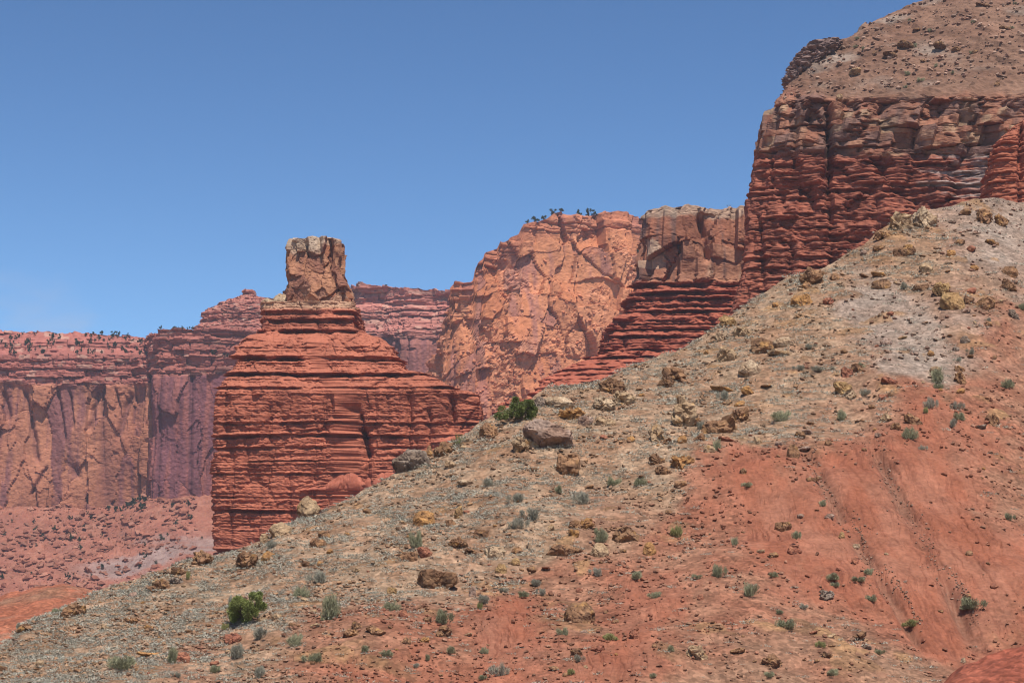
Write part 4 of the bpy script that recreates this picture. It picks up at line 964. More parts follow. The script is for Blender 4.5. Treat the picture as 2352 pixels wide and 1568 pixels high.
HERO = [  # u, v, width, height, colour, shape, roll (degrees), label, short name as a landmark
 (1004,1332,82,54,'dk','b',-4,"big dark brown flat topped boulder, largest one in the lower middle of the slope","big flat topped boulder"),
 (1332,1413,62,48,'br','r',3,"smooth rounded brown boulder with a flat top alone on bare red soil","smooth rounded brown boulder"),
 (1439,1230,54,44,'dk','b',-14,"dark brown angular boulder with a sloping ribbed top at the edge of red soil","dark ribbed angular boulder"),
 (1287,1265,56,32,'br','b',10,"long brown boulder with a leaning left face and an undercut foot","long undercut brown boulder"),
 (1139,1268,54,34,'cr','b',12,"cream white blocky boulder, palest rock in the lower middle of the slope","cream white boulder"),
 (1377,1267,36,32,'tn','r',0,"round pale tan boulder right of the long undercut brown boulder",None),
 (1492,1265,27,32,'or','r',0,"upright egg shaped orange brown boulder on smooth red soil","egg shaped orange boulder"),
 (939,1280,38,28,'br','b',0,"brown boulder, left one of a touching pair above the big flat topped boulder",None),
 (973,1270,29,32,'rd','b',8,"reddish boulder, right one of a touching pair above the big flat topped boulder",None),
 (1107,1227,33,26,'dk','b',0,"small dark boulder with cracked black front above the cream white boulder",None),
 (974,1194,48,38,'or','r',-16,"bright orange tilted boulder with dark underside in grey sage","bright orange boulder"),
 (1304,1069,62,72,'br','p',-6,"tall rusty brown outcrop split by a dark upright crack","tall split rusty outcrop"),
 (1186,1268,22,20,'br','b',0,None,None),(1151,1307,22,25,'oc','r',0,None,None),(1184,1292,19,16,'oc','r',0,None,None),
 (1052,1178,20,40,'oc','p',-6,"thin yellow stack of stones standing upright in grey sage","thin yellow stone stack"),
 (1034,1202,22,20,'br','b',0,None,None),(1050,1253,40,26,'dk','o',0,"rough dark brown rock pile leaning left beside a yellow earth patch","rough dark rock pile"),
 (1080,1268,30,18,'dk','o',0,None,None),(1321,1206,34,18,'br','o',12,None,None),(1347,1205,32,24,'or','o',0,None,None),
 (1318,1222,22,18,'or','b',0,None,None),(926,1413,19,20,'rd','r',0,None,None),(864,1447,50,26,'br','s',-18,"flat tilted brown slab with black shadow beneath, low on the slope","flat tilted brown slab"),
 (819,1437,22,20,'dk','b',-10,None,None),(805,1455,36,16,'br','o',0,None,None),(1017,1452,38,26,'br','o',0,None,None),(1456,1458,25,25,'rd','b',0,None,None),
 (1374,1490,30,24,'rd','b',0,None,None),(1324,1498,28,18,'dk','b',14,None,None),(1086,1360,16,32,'pk','p',4,"pale narrow slab standing on edge right of the big flat topped boulder",None),
 (1034,1065,28,32,'tn','s',-50,"tan slab leaning steeply left with black shadow under it","leaning tan slab"),(1072,1107,38,18,'cr','s',-14,None,None),(901,1357,22,20,'oc','b',0,None,None),
 (710,1168,50,62,'tn','p',0,"tall pointed tan boulder standing alone on the ridge before the red butte","tall pointed ridge boulder"),
 (645,1220,50,30,'tn','r',-8,"low rounded pale boulder on the ridge below the tall pointed boulder","low pale ridge boulder"),(606,1238,22,28,'tn','p',-20,None,None),
 (727,1249,36,27,'br','b',-6,None,None),(746,1226,28,20,'dk','b',-20,None,None),
 (945,1056,76,58,'gy','b',-12,"big craggy lichen grey outcrop on the ridge against the red butte","craggy grey ridge outcrop"),
 (1018,1030,42,38,'dk','o',-10,"dark brown rock hump on the ridge right of the craggy grey outcrop",None),(985,1042,34,24,'br','o',0,None,None),
 (1123,992,44,34,'br','o',-8,"brown and tan ridge boulder right below the butte's right shoulder","tan shoulder boulder"),
 (1262,1004,112,62,'pk','b',-24,"huge pale pink outcrop with layered tan foot, biggest rock on the slope","huge pale pink outcrop"),
 (1208,1020,62,36,'tn','o',-10,None,None),(1406,888,50,40,'dk','o',6,"dark craggy boulder on the ridge against the bright orange cliff","dark craggy ridge boulder"),
 (1282,927,64,28,'cr','r',-6,None,None),(1240,926,26,26,'gy','r',0,None,None),(1556,862,66,36,'br','o',-34,"long brown rock rib running diagonally down the slope","long diagonal rock rib"),(1530,880,34,22,'dk','o',0,None,None),
 (1385,930,54,36,'cr','o',-10,"pale rounded tan outcrop below the dark craggy ridge boulder","pale rounded outcrop"),(1428,916,46,34,'tn','o',-16,None,None),
 (1309,953,54,25,'or','o',0,None,None),(1345,966,30,26,'pk','b',0,None,None),(1378,968,30,24,'tn','b',0,None,None),(1402,972,24,20,'tn','r',0,None,None),
 (1569,955,46,74,'tn','o',4,"tall rough tan outcrop of stacked knobs standing in grey sage","tall knobbly tan outcrop"),(1598,968,24,26,'br','o',0,None,None),
 (1660,980,74,46,'br','o',-10,"broad domed brown boulder, widest rock in the middle of the sage slope","broad domed brown boulder"),(1698,958,52,36,'br','o',-16,None,None),
 (1756,797,54,42,'dk','b',-8,"dark brown boulder with black shadow, left half of a touching pair","dark half of the boulder pair"),
 (1799,786,42,28,'cr','b',14,"pale boulder with lit flat top, right half of a touching pair",None),
 (1722,850,52,36,'cr','r',4,"pale cream loaf shaped boulder below the touching dark and pale pair","cream loaf shaped boulder"),
 (1719,897,28,34,'or','s',-52,"bright orange slab standing on edge, leaning right","orange leaning slab"),(1662,893,52,20,'or','s',-14,None,None),(1666,818,48,36,'tn','o',0,None,None),
 (1792,810,58,22,'tn','s',-8,None,None),(1676,741,40,30,'oc','b',-24,"yellow boulder with dark undercut front on the ridge below the mesa corner","yellow ridge boulder"),(1706,765,40,24,'tn','o',0,None,None),(1660,775,36,22,'cr','o',-14,None,None),
 (1509,1000,34,42,'tn','o',0,None,None),(1567,1010,26,22,'or','b',0,None,None),(1530,1015,22,18,'br','o',0,None,None),(1511,1057,36,20,'dk','o',-6,None,None),(1562,1063,50,28,'or','o',0,None,None),
 (1522,1082,38,20,'dk','o',0,None,None),(1629,1032,26,18,'tn','r',0,None,None),(1669,1010,38,16,'rd','s',-16,None,None),(1610,1010,30,16,'br','o',0,None,None),(1822,1040,27,30,'br','r',0,None,None),
 (1838,1000,22,18,'dk','b',0,None,None),(1855,992,34,16,'pk','s',-20,None,None),(1841,1031,36,14,'pk','s',14,None,None),(1560,1113,28,18,'br','b',8,None,None),(1707,1083,16,13,'dk','r',0,None,None),(1740,1012,24,22,'tn','b',0,None,None),
 (2190,694,54,42,'oc','r',24,"big yellow brown boulder tilted down to the right above the grey tongue","big yellow brown boulder"),(2168,666,42,36,'oc','o',16,None,None),(2260,697,44,30,'br','b',14,"brown wedge boulder right of the big yellow brown boulder",None),(2228,690,28,24,'dk','b',-20,None,None),
 (2218,712,26,16,'pk','s',20,None,None),(1845,690,44,36,'or','b',6,"orange boulder with a dark front right of the ridge below the mesa","orange dark fronted boulder"),(1868,642,52,36,'br','o',6,None,None),(1855,656,24,20,'br','b',0,None,None),(1918,638,22,18,'br','r',0,None,None),
 (2025,653,44,30,'dk','b',10,"dark brown flat boulder lying high on the sage slope","dark flat upper boulder"),(2115,662,38,20,'dk','b',8,None,None),(2130,618,34,22,'tn','r',-24,None,None),(2020,630,34,16,'or','s',-16,None,None),
 (2066,512,58,42,'tn','o',-22,"broad tan outcrop on the upper ridge at the foot of the mesa","broad tan upper outcrop"),(2121,506,56,44,'cr','o',14,"pale yellow cracked outcrop on the upper ridge","pale cracked upper outcrop"),(2030,540,38,26,'br','o',-10,None,None),(2018,572,26,18,'br','o',0,None,None),
 (2078,578,46,32,'dk','b',18,"dark slanted boulder with an orange back on the upper slope","dark slanted upper boulder"),(2261,501,42,34,'br','o',-10,"brown knobbly boulder, left one of two on the grey crest","left crest boulder"),(2300,509,30,32,'br','o',0,"brown split boulder, right one of two on the grey crest",None),
 (2278,556,32,18,'dk','s',-14,None,None),(2205,556,24,18,'br','b',0,None,None),(2185,582,28,16,'or','b',0,None,None),(2321,624,30,28,'br','b',-14,None,None),(2315,657,32,30,'dk','o',20,None,None),(2328,723,24,24,'gy','o',0,None,None),
 (2035,786,26,22,'pk','r',14,"round pinkish boulder alone on the pale grey tongue","round pinkish boulder"),(2218,782,21,17,'gy','r',0,"dark grey round boulder alone right of the grey tongue","dark grey round boulder"),(2196,802,14,12,'gy','r',0,None,None),
 (1946,856,30,26,'rd','b',-20,"red brown boulder in the clump right of the middle of the sage","red brown clump boulder"),(1970,846,26,24,'dk','b',0,None,None),(1935,896,34,28,'oc','o',0,"yellow cracked boulder clump above the bare red bank","yellow cracked clump"),(1952,908,26,24,'cr','o',0,None,None),
 (2207,870,22,32,'br','o',0,"tall brown boulder standing beside the dark round shrub",None),(2206,848,22,16,'br','b',0,None,None),(2098,963,42,34,'br','s',-42,"brown striped slab leaning right with a shrub at its foot","leaning striped slab"),(2034,960,26,22,'tn','o',0,None,None),(2056,982,26,14,'br','o',16,None,None),
 (1903,1018,18,12,'br','r',0,None,None),(2283,967,30,28,'br','o',8,None,None),(2251,980,26,14,'gy','s',14,None,None),(2018,999,20,12,'pk','b',0,None,None),(1870,1100,32,15,'br','s',8,"thin brown slab lying flat on the bare red bank","thin flat slab"),(2041,873,36,22,'rd','s',-16,None,None),
 (2046,907,14,12,'dk','r',0,None,None),(2028,912,20,16,'rd','b',0,None,None),(1800,1210,31,27,'br','b',8,"brown boulder with a black shadow alone on the bare red bank","lone brown bank boulder"),(1823,1263,36,26,'rd','b',6,"red boulder with a round shrub on its top on the red bank","shrub topped red boulder"),
 (1970,1462,40,22,'dk','s',32,"dark thin slab tipped on edge low on the right slope","dark tipped slab"),(1908,1460,22,15,'tn','s',26,None,None),(1896,1368,36,20,'gy','o',10,"pale grey knobbly boulder below the foot of the red bank","pale grey knobbly boulder"),(1678,1428,17,16,'rd','r',0,None,None),(1748,1265,22,11,'tn','s',10,None,None),
 (1965,1288,18,20,'rd','b',0,None,None),(1906,1185,18,13,'pk','b',14,None,None),(1968,1255,16,14,'cr','b',0,None,None),(1934,1230,13,16,'oc','r',0,None,None),(1696,1493,34,18,'br','s',10,None,None),(1772,1522,52,26,'br','o',0,"low brown outcrop sunk in gravel near the bottom edge","low sunken outcrop"),(1598,1500,44,26,'tn','o',-10,"jumble of pale splintered slabs near the bottom edge","pale slab jumble"),
 (2213,1517,12,16,'cr','b',0,None,None),(1610,1371,14,14,'rd','r',0,None,None),(1990,1485,26,12,'gy','s',0,None,None),(563,1291,50,38,'dk','o',-10,"dark brown craggy boulder on the lower ridge left of the butte foot","dark lower ridge boulder"),(463,1285,48,34,'br','o',-8,"dark tan craggy outcrop on the ridge under the butte's left corner","ridge outcrop under the butte"),
 (410,1308,40,20,'dk','b',-10,None,None),(363,1371,46,28,'br','o',-14,"brown ochre boulder alone on the lower left sage slope","lower left ochre boulder"),(617,1276,28,34,'or','p',-12,None,None),(175,1405,46,26,'dk','o',-14,"dark rock pile on the ridge near the left edge","left dark rock pile"),(152,1422,28,18,'br','o',0,None,None),
 (55,1453,36,22,'dk','o',-14,None,None),(300,1429,36,18,'br','o',-10,None,None),(345,1442,24,13,'or','b',-14,None,None),(530,1467,38,26,'rd','b',10,"reddish wedge shaped block low on the left slope","reddish wedge block"),(418,1513,36,24,'rd','r',4,"red boulder with a black hollow under it beside a large shrub","hollow footed red boulder"),
 (180,1540,26,14,'br','s',-10,None,None),(7,1538,20,20,'dk','b',0,None,None),(603,1424,24,16,'tn','b',0,None,None),(673,1435,26,16,'br','s',-8,None,None),(637,1417,24,16,'tn','b',0,None,None),(343,1503,54,14,'or','s',-8,None,None),(406,1333,34,14,'gy','o',-10,None,None),
]
CNAME = {'dk': 'dark brown', 'br': 'brown', 'or': 'orange', 'oc': 'yellow ochre', 'cr': 'cream', 'tn': 'tan', 'pk': 'pinkish', 'rd': 'reddish', 'gy': 'grey'}
SNAME = {'b': 'angular boulder', 'r': 'rounded boulder', 's': 'flat slab', 'o': 'craggy boulder', 'p': 'upright boulder'}
LAND = [(h[0], h[1], h[8]) for h in HERO if h[8]] + [(562, 1403, "big green juniper bush"), (1202, 940, "green juniper on the ridge"), (2153, 873, "dark round shrub")]
USED = set(h[7] for h in HERO if h[7])
def rel_label(u, v, what, skip=(), maxk=14):
    """say where a thing stands by the nearest well-known rock, without repeating a label"""
    L = sorted(LAND, key=lambda p: math.hypot(p[0] - u, (p[1] - v) * 1.3))
    for adv in (0, 1):
        for (lu, lv, nm) in L[:maxk]:
            if nm in skip: continue
            du, dv = u - lu, v - lv
            d = math.hypot(du, dv)
            ang = math.degrees(math.atan2(dv, du))
            if abs(ang) < 28: rel = "right of"
            elif abs(ang) > 152: rel = "left of"
            elif 62 < ang < 118: rel = "below"
            elif -118 < ang < -62: rel = "above"
            else: rel = ("below and " if ang > 0 else "above and ") + ("right of" if abs(ang) < 90 else "left of")
            pre = "close " if d < 60 else ("" if d < 170 else "well ")
            s = f"{what} {pre}{rel} the {nm}"
            if s not in USED:
                USED.add(s); return s
    return None
HG = "boulders on the foreground slope"
for i, (u, v, w, h, cc, shp, roll, label, short) in enumerate(HERO):
    P, _, _ = hill_at(u, v + .28 * h)
    p = P[0]; mp = m_per(p[1])
    W, H = w * mp, h * mp
    sc_ = {'b': 1.24, 'r': 1.16, 's': 1.22, 'o': 1.14, 'p': 1.16}[shp]
    me = make_rock_mesh("boulder", 1000 + i * 7, shp, (W * sc_, W * .85, H * sc_ * (1.3 if shp != 's' else .8)), cc, tilt=(math.radians(-8), math.radians(-roll if roll else 0), math.radians((i * 37) % 50 - 25)), fine=True)
    o = link("boulder", me); o.location = (p[0], p[1] + W * .12, p[2] + H * (.20 if w < 60 or shp != 'o' else .04))
    size = "small" if w < 26 else ("large" if w > 48 else "")
    if not label:
        label = rel_label(u, v, " ".join(x for x in (size, CNAME[cc], SNAME[shp]) if x)) or "brown boulder on the slope"
    tag(o, label, "boulder", HG)

# two pale boulders on the butte's shoulder, left of the chimney
for (u, v, w, h, lab) in [(617, 703, 38, 34, "pale tan rounded boulder on the butte's left shoulder, farther from the chimney"), (645, 695, 36, 42, "pale tan rounded boulder leaning on the left side of the chimney")]:
    p = to_world(u, v, 430.0); mp = m_per(430.0)
    o = link("boulder", make_rock_mesh("boulder", int(u), 'r', (w * mp * 1.15, w * mp, h * mp * 1.1), 'cr', (0, .2, .3)))
    o.location = p; tag(o, lab, "boulder", "boulders on the butte")
# stones on the mesa's debris slope are placed where the slope itself lies
def bvh_of(o):
    me = o.data
    v = np.empty(len(me.vertices) * 3, f32); me.vertices.foreach_get("co", v)
    f = np.empty(len(me.loops), np.int32); me.loops.foreach_get("vertex_index", f)
    off = np.array(o.matrix_parent_inverse.translation) * 0
    return BVHTree.FromPolygons((v.reshape(-1, 3)).tolist(), f.reshape(-1, 4).tolist())
def hit(bvh, u, v):
    d = to_world(u, v, 1.0); r = bvh.ray_cast(Vector((0, 0, 0)), Vector(d).normalized())
    return r[0], r[1]
BV = {}
for nm, o in (("mesa", mesa), ("talus", talus), ("left", cliff_l), ("purple", cliff_p), ("right", cliff_r), ("orange", cliff_c), ("tan", cliff_t)):
    BV[nm] = bvh_of(o)
MESA_ROCKS = [(2080, 100, 46, 26, 'dk', "big dark slab with a split front high on the mesa's debris slope"), (2045, 125, 38, 18, 'dk', "dark crumbling ledge rock below the split slab on the mesa's debris slope"), (2160, 105, 40, 20, 'dk', "dark hollow rock right of the split slab on the mesa's debris slope"),
              (1928, 222, 22, 16, 'tn', "pale split stone alone on the lower debris slope of the mesa"), (1965, 165, 36, 20, 'tn', "pale layered stone block in the middle of the mesa's debris slope"), (2195, 112, 26, 14, 'dk', "dark rock at far right of the row on the mesa's debris slope"), (2240, 118, 16, 12, 'dk', "small dark rock right end of the mesa's upper debris slope"),
              (2290, 190, 18, 22, 'dk', "dark upright rock at the right edge of the mesa's debris slope"), (2010, 120, 16, 12, 'dk', "small dark stone left of the split slab on the mesa"), (2120, 138, 18, 10, 'dk', "small dark stone below the hollow rock on the mesa"), (2105, 66, 24, 9, 'br', "thin brown slab near the top of the mesa's debris slope"), (2310, 62, 30, 14, 'dk', "dark ledge block at the mesa's upper right corner"), (2260, 10, 40, 12, 'dk', "dark ledge block on the mesa's skyline")]
for i, (u, v, w, h, cc, lab) in enumerate(MESA_ROCKS):
    p, n = hit(BV["mesa"], u, v + .3 * h)
    if p is None: continue
    mp = m_per(p.y)
    o = link("boulder", make_rock_mesh("boulder", 4000 + i, 's' if h < .6 * w else 'b', (w * mp * 1.1, w * mp * .8, h * mp * 1.1), cc, (.1, .25, i * .5)))
    o.location = (p.x, p.y, p.z + .12 * h * mp); tag(o, lab, "boulder", "rocks on the mesa's debris slope")

# ------------------------------------------------------------------ smaller stones, one object each (copies of a few shapes)
protos = {}
for cc in ('dk', 'br', 'or', 'tn', 'rd', 'pk'):
    protos[cc] = [make_rock_mesh("stone", 5000 + ord(cc[0]) * 10 + k, 'bosr'[k], (1.0, .85, (.62, .7, .34, .62)[k]), cc, fine=False) for k in range(4)]
r = np.random.default_rng(41)
n_st = 0; tries = 0
taken = [(h[0], h[1], h[2]) for h in HERO]
while n_st < 285 and tries < 4000:
    tries += 1
    u = r.uniform(20, 2345)
    near = HERO[int(r.integers(len(HERO)))] if r.random() < .55 else None     # stones lie in clusters about the boulders
    if near: u = float(np.clip(near[0] + r.normal(0, 34), 20, 2345))
    vc = float(smooth_tab(CREST, np.array([u]), 10)[0]); v = r.uniform(vc + 12, 1560) if not near else float(np.clip(near[1] + 10 + r.normal(0, 20), vc + 10, 1560))
    F = field(np.array([u]), np.array([v]))[0]
    if r.random() > 1.0 - .75 * F[1]: continue
    w = 9 + 19 * r.random() ** 2.4
    if any(abs(u - a) < .5 * (b_ + w) and abs(v - b) < .4 * (b_ + w) for a, b, b_ in taken): continue
    taken.append((u, v, w))
    cc = r.choice(['br', 'or', 'tn', 'dk', 'rd', 'pk'], p=(.27, .2, .23, .15, .1, .05) if F[0] > .4 else (.3, .06, .12, .12, .32, .08))
    k = int(r.integers(4)); P, _, _ = hill_at(u, v + .25 * w); p = P[0]; mp = m_per(p[1])
    o = link("stone", protos[cc][k]); s = w * mp * 1.1
    o.scale = (s, s * r.uniform(.8, 1.1), s * r.uniform(.85, 1.25)); o.rotation_euler = (r.uniform(-.3, .3), r.uniform(-.4, .4), r.uniform(0, 6.3))
    o.location = (p[0], p[1], p[2] + .08 * s)
    lab = rel_label(u, v, f"small {CNAME[cc]} {('angular stone', 'craggy stone', 'flat stone', 'rounded stone')[k]}", maxk=20)
    tag(o, lab or "small loose stone on the slope", "stone", "loose stones on the foreground slope"); n_st += 1

# ------------------------------------------------------------------ gravel and rubble nobody could count
def rubble(name, P, S, cols, mat, seed, label=None, sink=.15):
    """many angular stones in one mesh: each an uneven eight-sided lump"""
    r = np.random.default_rng(seed); n = len(P)
    base = np.array([(1, 0, 0), (.3, .95, 0), (-.8, .6, 0), (-.8, -.6, 0), (.3, -.95, 0), (.1, .1, 1), (-.1, 0, -1), (.6, .4, .75), (-.4, -.5, .8)], float)
    f = np.array([(0, 1, 7), (7, 1, 5), (0, 7, 4), (7, 5, 8), (4, 7, 8), (1, 2, 5), (2, 8, 5), (2, 3, 8), (3, 4, 8), (1, 0, 6), (2, 1, 6), (3, 2, 6), (4, 3, 6), (0, 4, 6)])
    V = base[None] * r.uniform(.6, 1.15, (n, len(base), 1))
    V *= np.stack([r.uniform(.8, 1.2, n), r.uniform(.6, 1.0, n), r.uniform(.4, .85, n)], -1)[:, None]
    a = r.uniform(0, 6.3, n); c, s = np.cos(a)[:, None], np.sin(a)[:, None]
    V = np.stack([V[..., 0] * c - V[..., 1] * s, V[..., 0] * s + V[..., 1] * c, V[..., 2]], -1)
    ti = r.uniform(-.5, .5, n)[:, None]
    V = np.stack([V[..., 0] + ti * V[..., 2], V[..., 1], V[..., 2] - ti * V[..., 0]], -1)
    V = V * (S / 2)[:, None, None] + P[:, None]; V[..., 2] += (S * sink)[:, None]
    F = (f[None] + (np.arange(n) * len(base))[:, None, None]).reshape(-1, 3)
    C = np.repeat(cols, len(base), 0)
    me = raw_mesh(name, V.reshape(-1, 3), F, C, mat)
    return tag(link(name, me), label, None, None, "stuff")
r = np.random.default_rng(43)
N = 60000
iu = r.uniform(40, len(HU) - 50, N); it = (Hv.shape[0] - 3) * (1 - r.random(N) ** 1.15)
i0 = iu.astype(int)
sg, cl_ = bil(Hsage, iu, it), bil(Hclay, iu, it)
P = bil(HV, iu, it)
clump = sstep(-.25, .45, fbm(P.astype(f32), 3.2, 3, 91))
keep = r.random(N) < np.maximum((.12 + .88 * clump) * (1 - .93 * cl_), 2.6 * cl_ * (1 - cl_))
P, sg, cl_ = P[keep], sg[keep], cl_[keep]; n = len(P)
S = m_per(P[:, 1]) * (2.0 + 13 * r.random(n) ** 4) * 1.1
pick = r.random(n)
base_c = bil(HC, iu, it)[keep][:, :3]
ca = np.where((pick < .35)[:, None], (.24, .13, .075), np.where((pick < .6)[:, None], (.33, .19, .095), np.where((pick < .82)[:, None], (.36, .245, .155), (.15, .082, .05))))
cb = np.where((pick < .45)[:, None], (.27, .11, .07), np.where((pick < .75)[:, None], (.24, .13, .082), (.34, .22, .15)))
rubble("gravel", P, S, (.55 * base_c + .45 * np.where((sg > .5)[:, None], ca, cb)) * r.uniform(.7, 1.25, (n, 1)), M_boulder, 44)
# gravel caught in the two big rills of the red bank
uu = np.concatenate([1985 + .57 * (k - 1000) + r.normal(0, 7, len(k)) for k in [r.uniform(985, 1440, 1100)]] + [1830 + .5 * (k2 - 1000) + 3e-4 * (k2 - 1000) ** 2 + r.normal(0, 9, len(k2)) for k2 in [r.uniform(1000, 1440, 1300)]])
vv_ = np.concatenate([r.permutation(np.linspace(985, 1440, 1100)), r.permutation(np.linspace(1000, 1440, 1300))])
uu = np.r_[1985 + .57 * (vv_[:1100] - 1000), 1830 + .5 * (vv_[1100:] - 1000) + 3e-4 * (vv_[1100:] - 1000) ** 2] + r.normal(0, 1, 2400) * (9 + 14 * (np.sin(vv_ / 23.0) > 0)) + 8 * np.sin(vv_ / 31.0)
Pg, _, _ = hill_at(uu, vv_)
rubble("gravel", Pg, m_per(Pg[:, 1]) * (1.4 + 8 * r.random(2400) ** 5), np.where((r.random(2400) < .5)[:, None], (.26, .14, .092), (.34, .215, .155)) * r.uniform(.75, 1.2, (2400, 1)), M_boulder, 45)
# rubble on the far talus
nt_, nu_ = TAL_V.shape[:2]
N = 7000
a_, b_ = r.uniform(0, nt_ - 1.01, N), r.uniform(150, nu_ - 90, N)
P = bil(TAL_V, b_, a_)
keep = r.random(N) < .3 + .7 * sstep(-.3, .3, fbm(P.astype(f32), 26.0, 3, 923))
P = P[keep]; n = len(P)
S = m_per(P[:, 1]) * (3 + 24 * r.random(n) ** 4)
rubble("rubble", P, S, np.where((r.random(n) < .6)[:, None], (.28, .108, .07), (.33, .15, .10)) * r.uniform(.75, 1.25, (n, 1)), M_far, 46, sink=.10)
# loose stones over the mesa's debris slope
pts = []
for k in range(2600):
    u, v = r.uniform(1790, 2420), r.uniform(-30, 245)
    p, nn = hit(BV["mesa"], u, v)
    if p is not None and p.z > float(z_at(240, 336)): pts.append(p[:])
P = np.array(pts); n = len(P); S = m_per(P[:, 1]) * (2.5 + 15 * r.random(n) ** 3.5)
rubble("rubble", P, S, np.where((r.random(n) < .5)[:, None], (.30, .17, .12), (.40, .26, .19)) * r.uniform(.6, 1.25, (n, 1)), M_mid, 47)
# broken rock lying on the orange cliff
pts = []
for k in range(1800):
    u = r.uniform(985, 1420); v = r.uniform(560, 1000)
    p, nn = hit(BV["orange"], u, v)
    if p is not None and r.random() < .25 + .75 * sstep(650, 850, v) and p.y < 990: pts.append(p[:])
P = np.array(pts); n = len(P); S = m_per(P[:, 1]) * (3 + 13 * r.random(n) ** 3)
rubble("rubble", P, S, np.where((r.random(n) < .6)[:, None], (.54, .20, .105), (.60, .26, .15)) * r.uniform(.8, 1.15, (n, 1)), M_far, 48)

# ================================================================== PLANTS
def quads_mesh(name, c, ax, ay, tone, mat, tri=False):
    """leaf faces: centre, half-axis along, half-axis across"""
    n = len(c)
    if tri:
        V = np.stack([c - ax * 0 - ay, c - ax * 0 + ay, c + ax * 2], 1); k = 3
    else:
        V = np.stack([c - ax - ay, c + ax - ay * .6, c + ax * 1.1 + ay * .6, c - ax + ay], 1); k = 4
    return raw_mesh(name, V.reshape(-1, 3), np.arange(n * k).reshape(n, k), np.repeat(np.repeat(tone[:, None], 3, 1), k, 0), mat)
def unit(a): return a / np.maximum(np.linalg.norm(a, axis=-1, keepdims=True), 1e-9)
def tube_mesh(segs, name, mat, nside=5):
    """tapered limbs: list of (p0, p1, r0, r1)"""
    VV, FF = [], []
    for p0, p1, r0, r1 in segs:
        p0, p1 = np.array(p0, float), np.array(p1, float); d = unit(p1 - p0)
        a = unit(np.cross(d, (0.3, .9, .1))); b = np.cross(d, a); base = len(VV) * nside * 2
        q = np.arange(nside) * 2 * math.pi / nside
        ring = np.cos(q)[:, None] * a + np.sin(q)[:, None] * b
        VV.append(np.concatenate([p0 + ring * r0, p1 + ring * r1]))
        for k in range(nside): FF.append((base + k, base + (k + 1) % nside, base + nside + (k + 1) % nside, base + nside + k))
    V = np.concatenate(VV)
    return raw_mesh(name, V, np.array(FF), np.full((len(V), 3), .5), mat)
# thin grey tufts over the sage slope: stuff
r = np.random.default_rng(51)
N = 36000
iu = r.uniform(30, len(HU) - 40, N); it = (Hv.shape[0] - 2) * (1 - r.random(N) ** 1.2)
sg, cl_ = bil(Hsage, iu, it), bil(Hclay, iu, it); P = bil(HV, iu, it)
cm = sstep(-.2, .3, fbm(P.astype(f32), 2.4, 3, 92)) * .8 + .2
keep = r.random(N) < np.clip(.9 * sg * cm * (1 - cl_) + .06 * (1 - cl_), 0, 1)
P = P[keep]; n = len(P); B_ = 44
rad = m_per(P[:, 1]) * r.uniform(5.0, 13.0, n) * (1 + .6 * (r.random(n) < .1))
d = r.normal(size=(n, B_, 3)); d[..., 2] = np.abs(d[..., 2]) * .55 + .05; d = unit(d)
rr = r.uniform(.35, 1.0, (n, B_, 1))
c = d * rr * rad[:, None, None] * np.array((1.35, 1.0, .55)) + P[:, None]
ax = unit(d + .5 * r.normal(size=d.shape)) * rad[:, None, None] * .14; ay = unit(np.cross(ax, r.normal(size=d.shape))) * rad[:, None, None] * .055
tone = np.clip(r.uniform(.0, 1.0, (n, 1)) * .7 + r.uniform(0, .5, (n, B_)), 0, 1)
o = link("sage_ground_cover", quads_mesh("sage_ground_cover", c.reshape(-1, 3), ax.reshape(-1, 3), ay.reshape(-1, 3), tone.ravel(), M_tuft))
tag(o, None, None, None, "stuff")

# larger shrubs, one thing each: a domed spray of fine leaves on short stems
def shrub_meshes(seed, dense, up, mat):
    r = np.random.default_rng(seed)
    n = dense
    lobes = r.normal(size=(9, 3)) * (.42, .34, .14) + (0, 0, .34); lr = r.uniform(.26, .46, 9)
    k = r.integers(9, size=n); d = unit(r.normal(size=(n, 3)) + (0, 0, .35))
    c = lobes[k] + d * (lr[k] * r.random(n) ** .6)[:, None]
    c[:, 2] = np.abs(c[:, 2])
    out = unit(c - (0, 0, -.15)); out[:, 2] += up
    ax = unit(out + .55 * r.normal(size=(n, 3))) * r.uniform(.05, .15, n)[:, None]; ay = unit(np.cross(ax, r.normal(size=(n, 3)))) * r.uniform(.010, .022, n)[:, None]
    fol = quads_mesh("foliage", c, ax, ay, np.clip(.35 * r.random(n) + .35 * r.random(9)[k] + .25 * c[:, 2], 0, 1), mat)
    segs = [((0, 0, -.1), tuple(lobes[j] * .8), .022, .008) for j in range(9)]
    return fol, tube_mesh(segs, "stem", M_bark, 4)
SHR = {'g': [shrub_meshes(s, 1500, .5, M_sage) for s in (1, 2, 3)], 'v': [shrub_meshes(s, 1700, .6, M_gsage) for s in (4, 5, 6)], 'y': [shrub_meshes(s, 1500, .9, M_ygreen) for s in (7, 8)]}
SN = {'g': 'grey sage shrub', 'v': 'grey green shrub', 'y': 'yellow green shrub'}
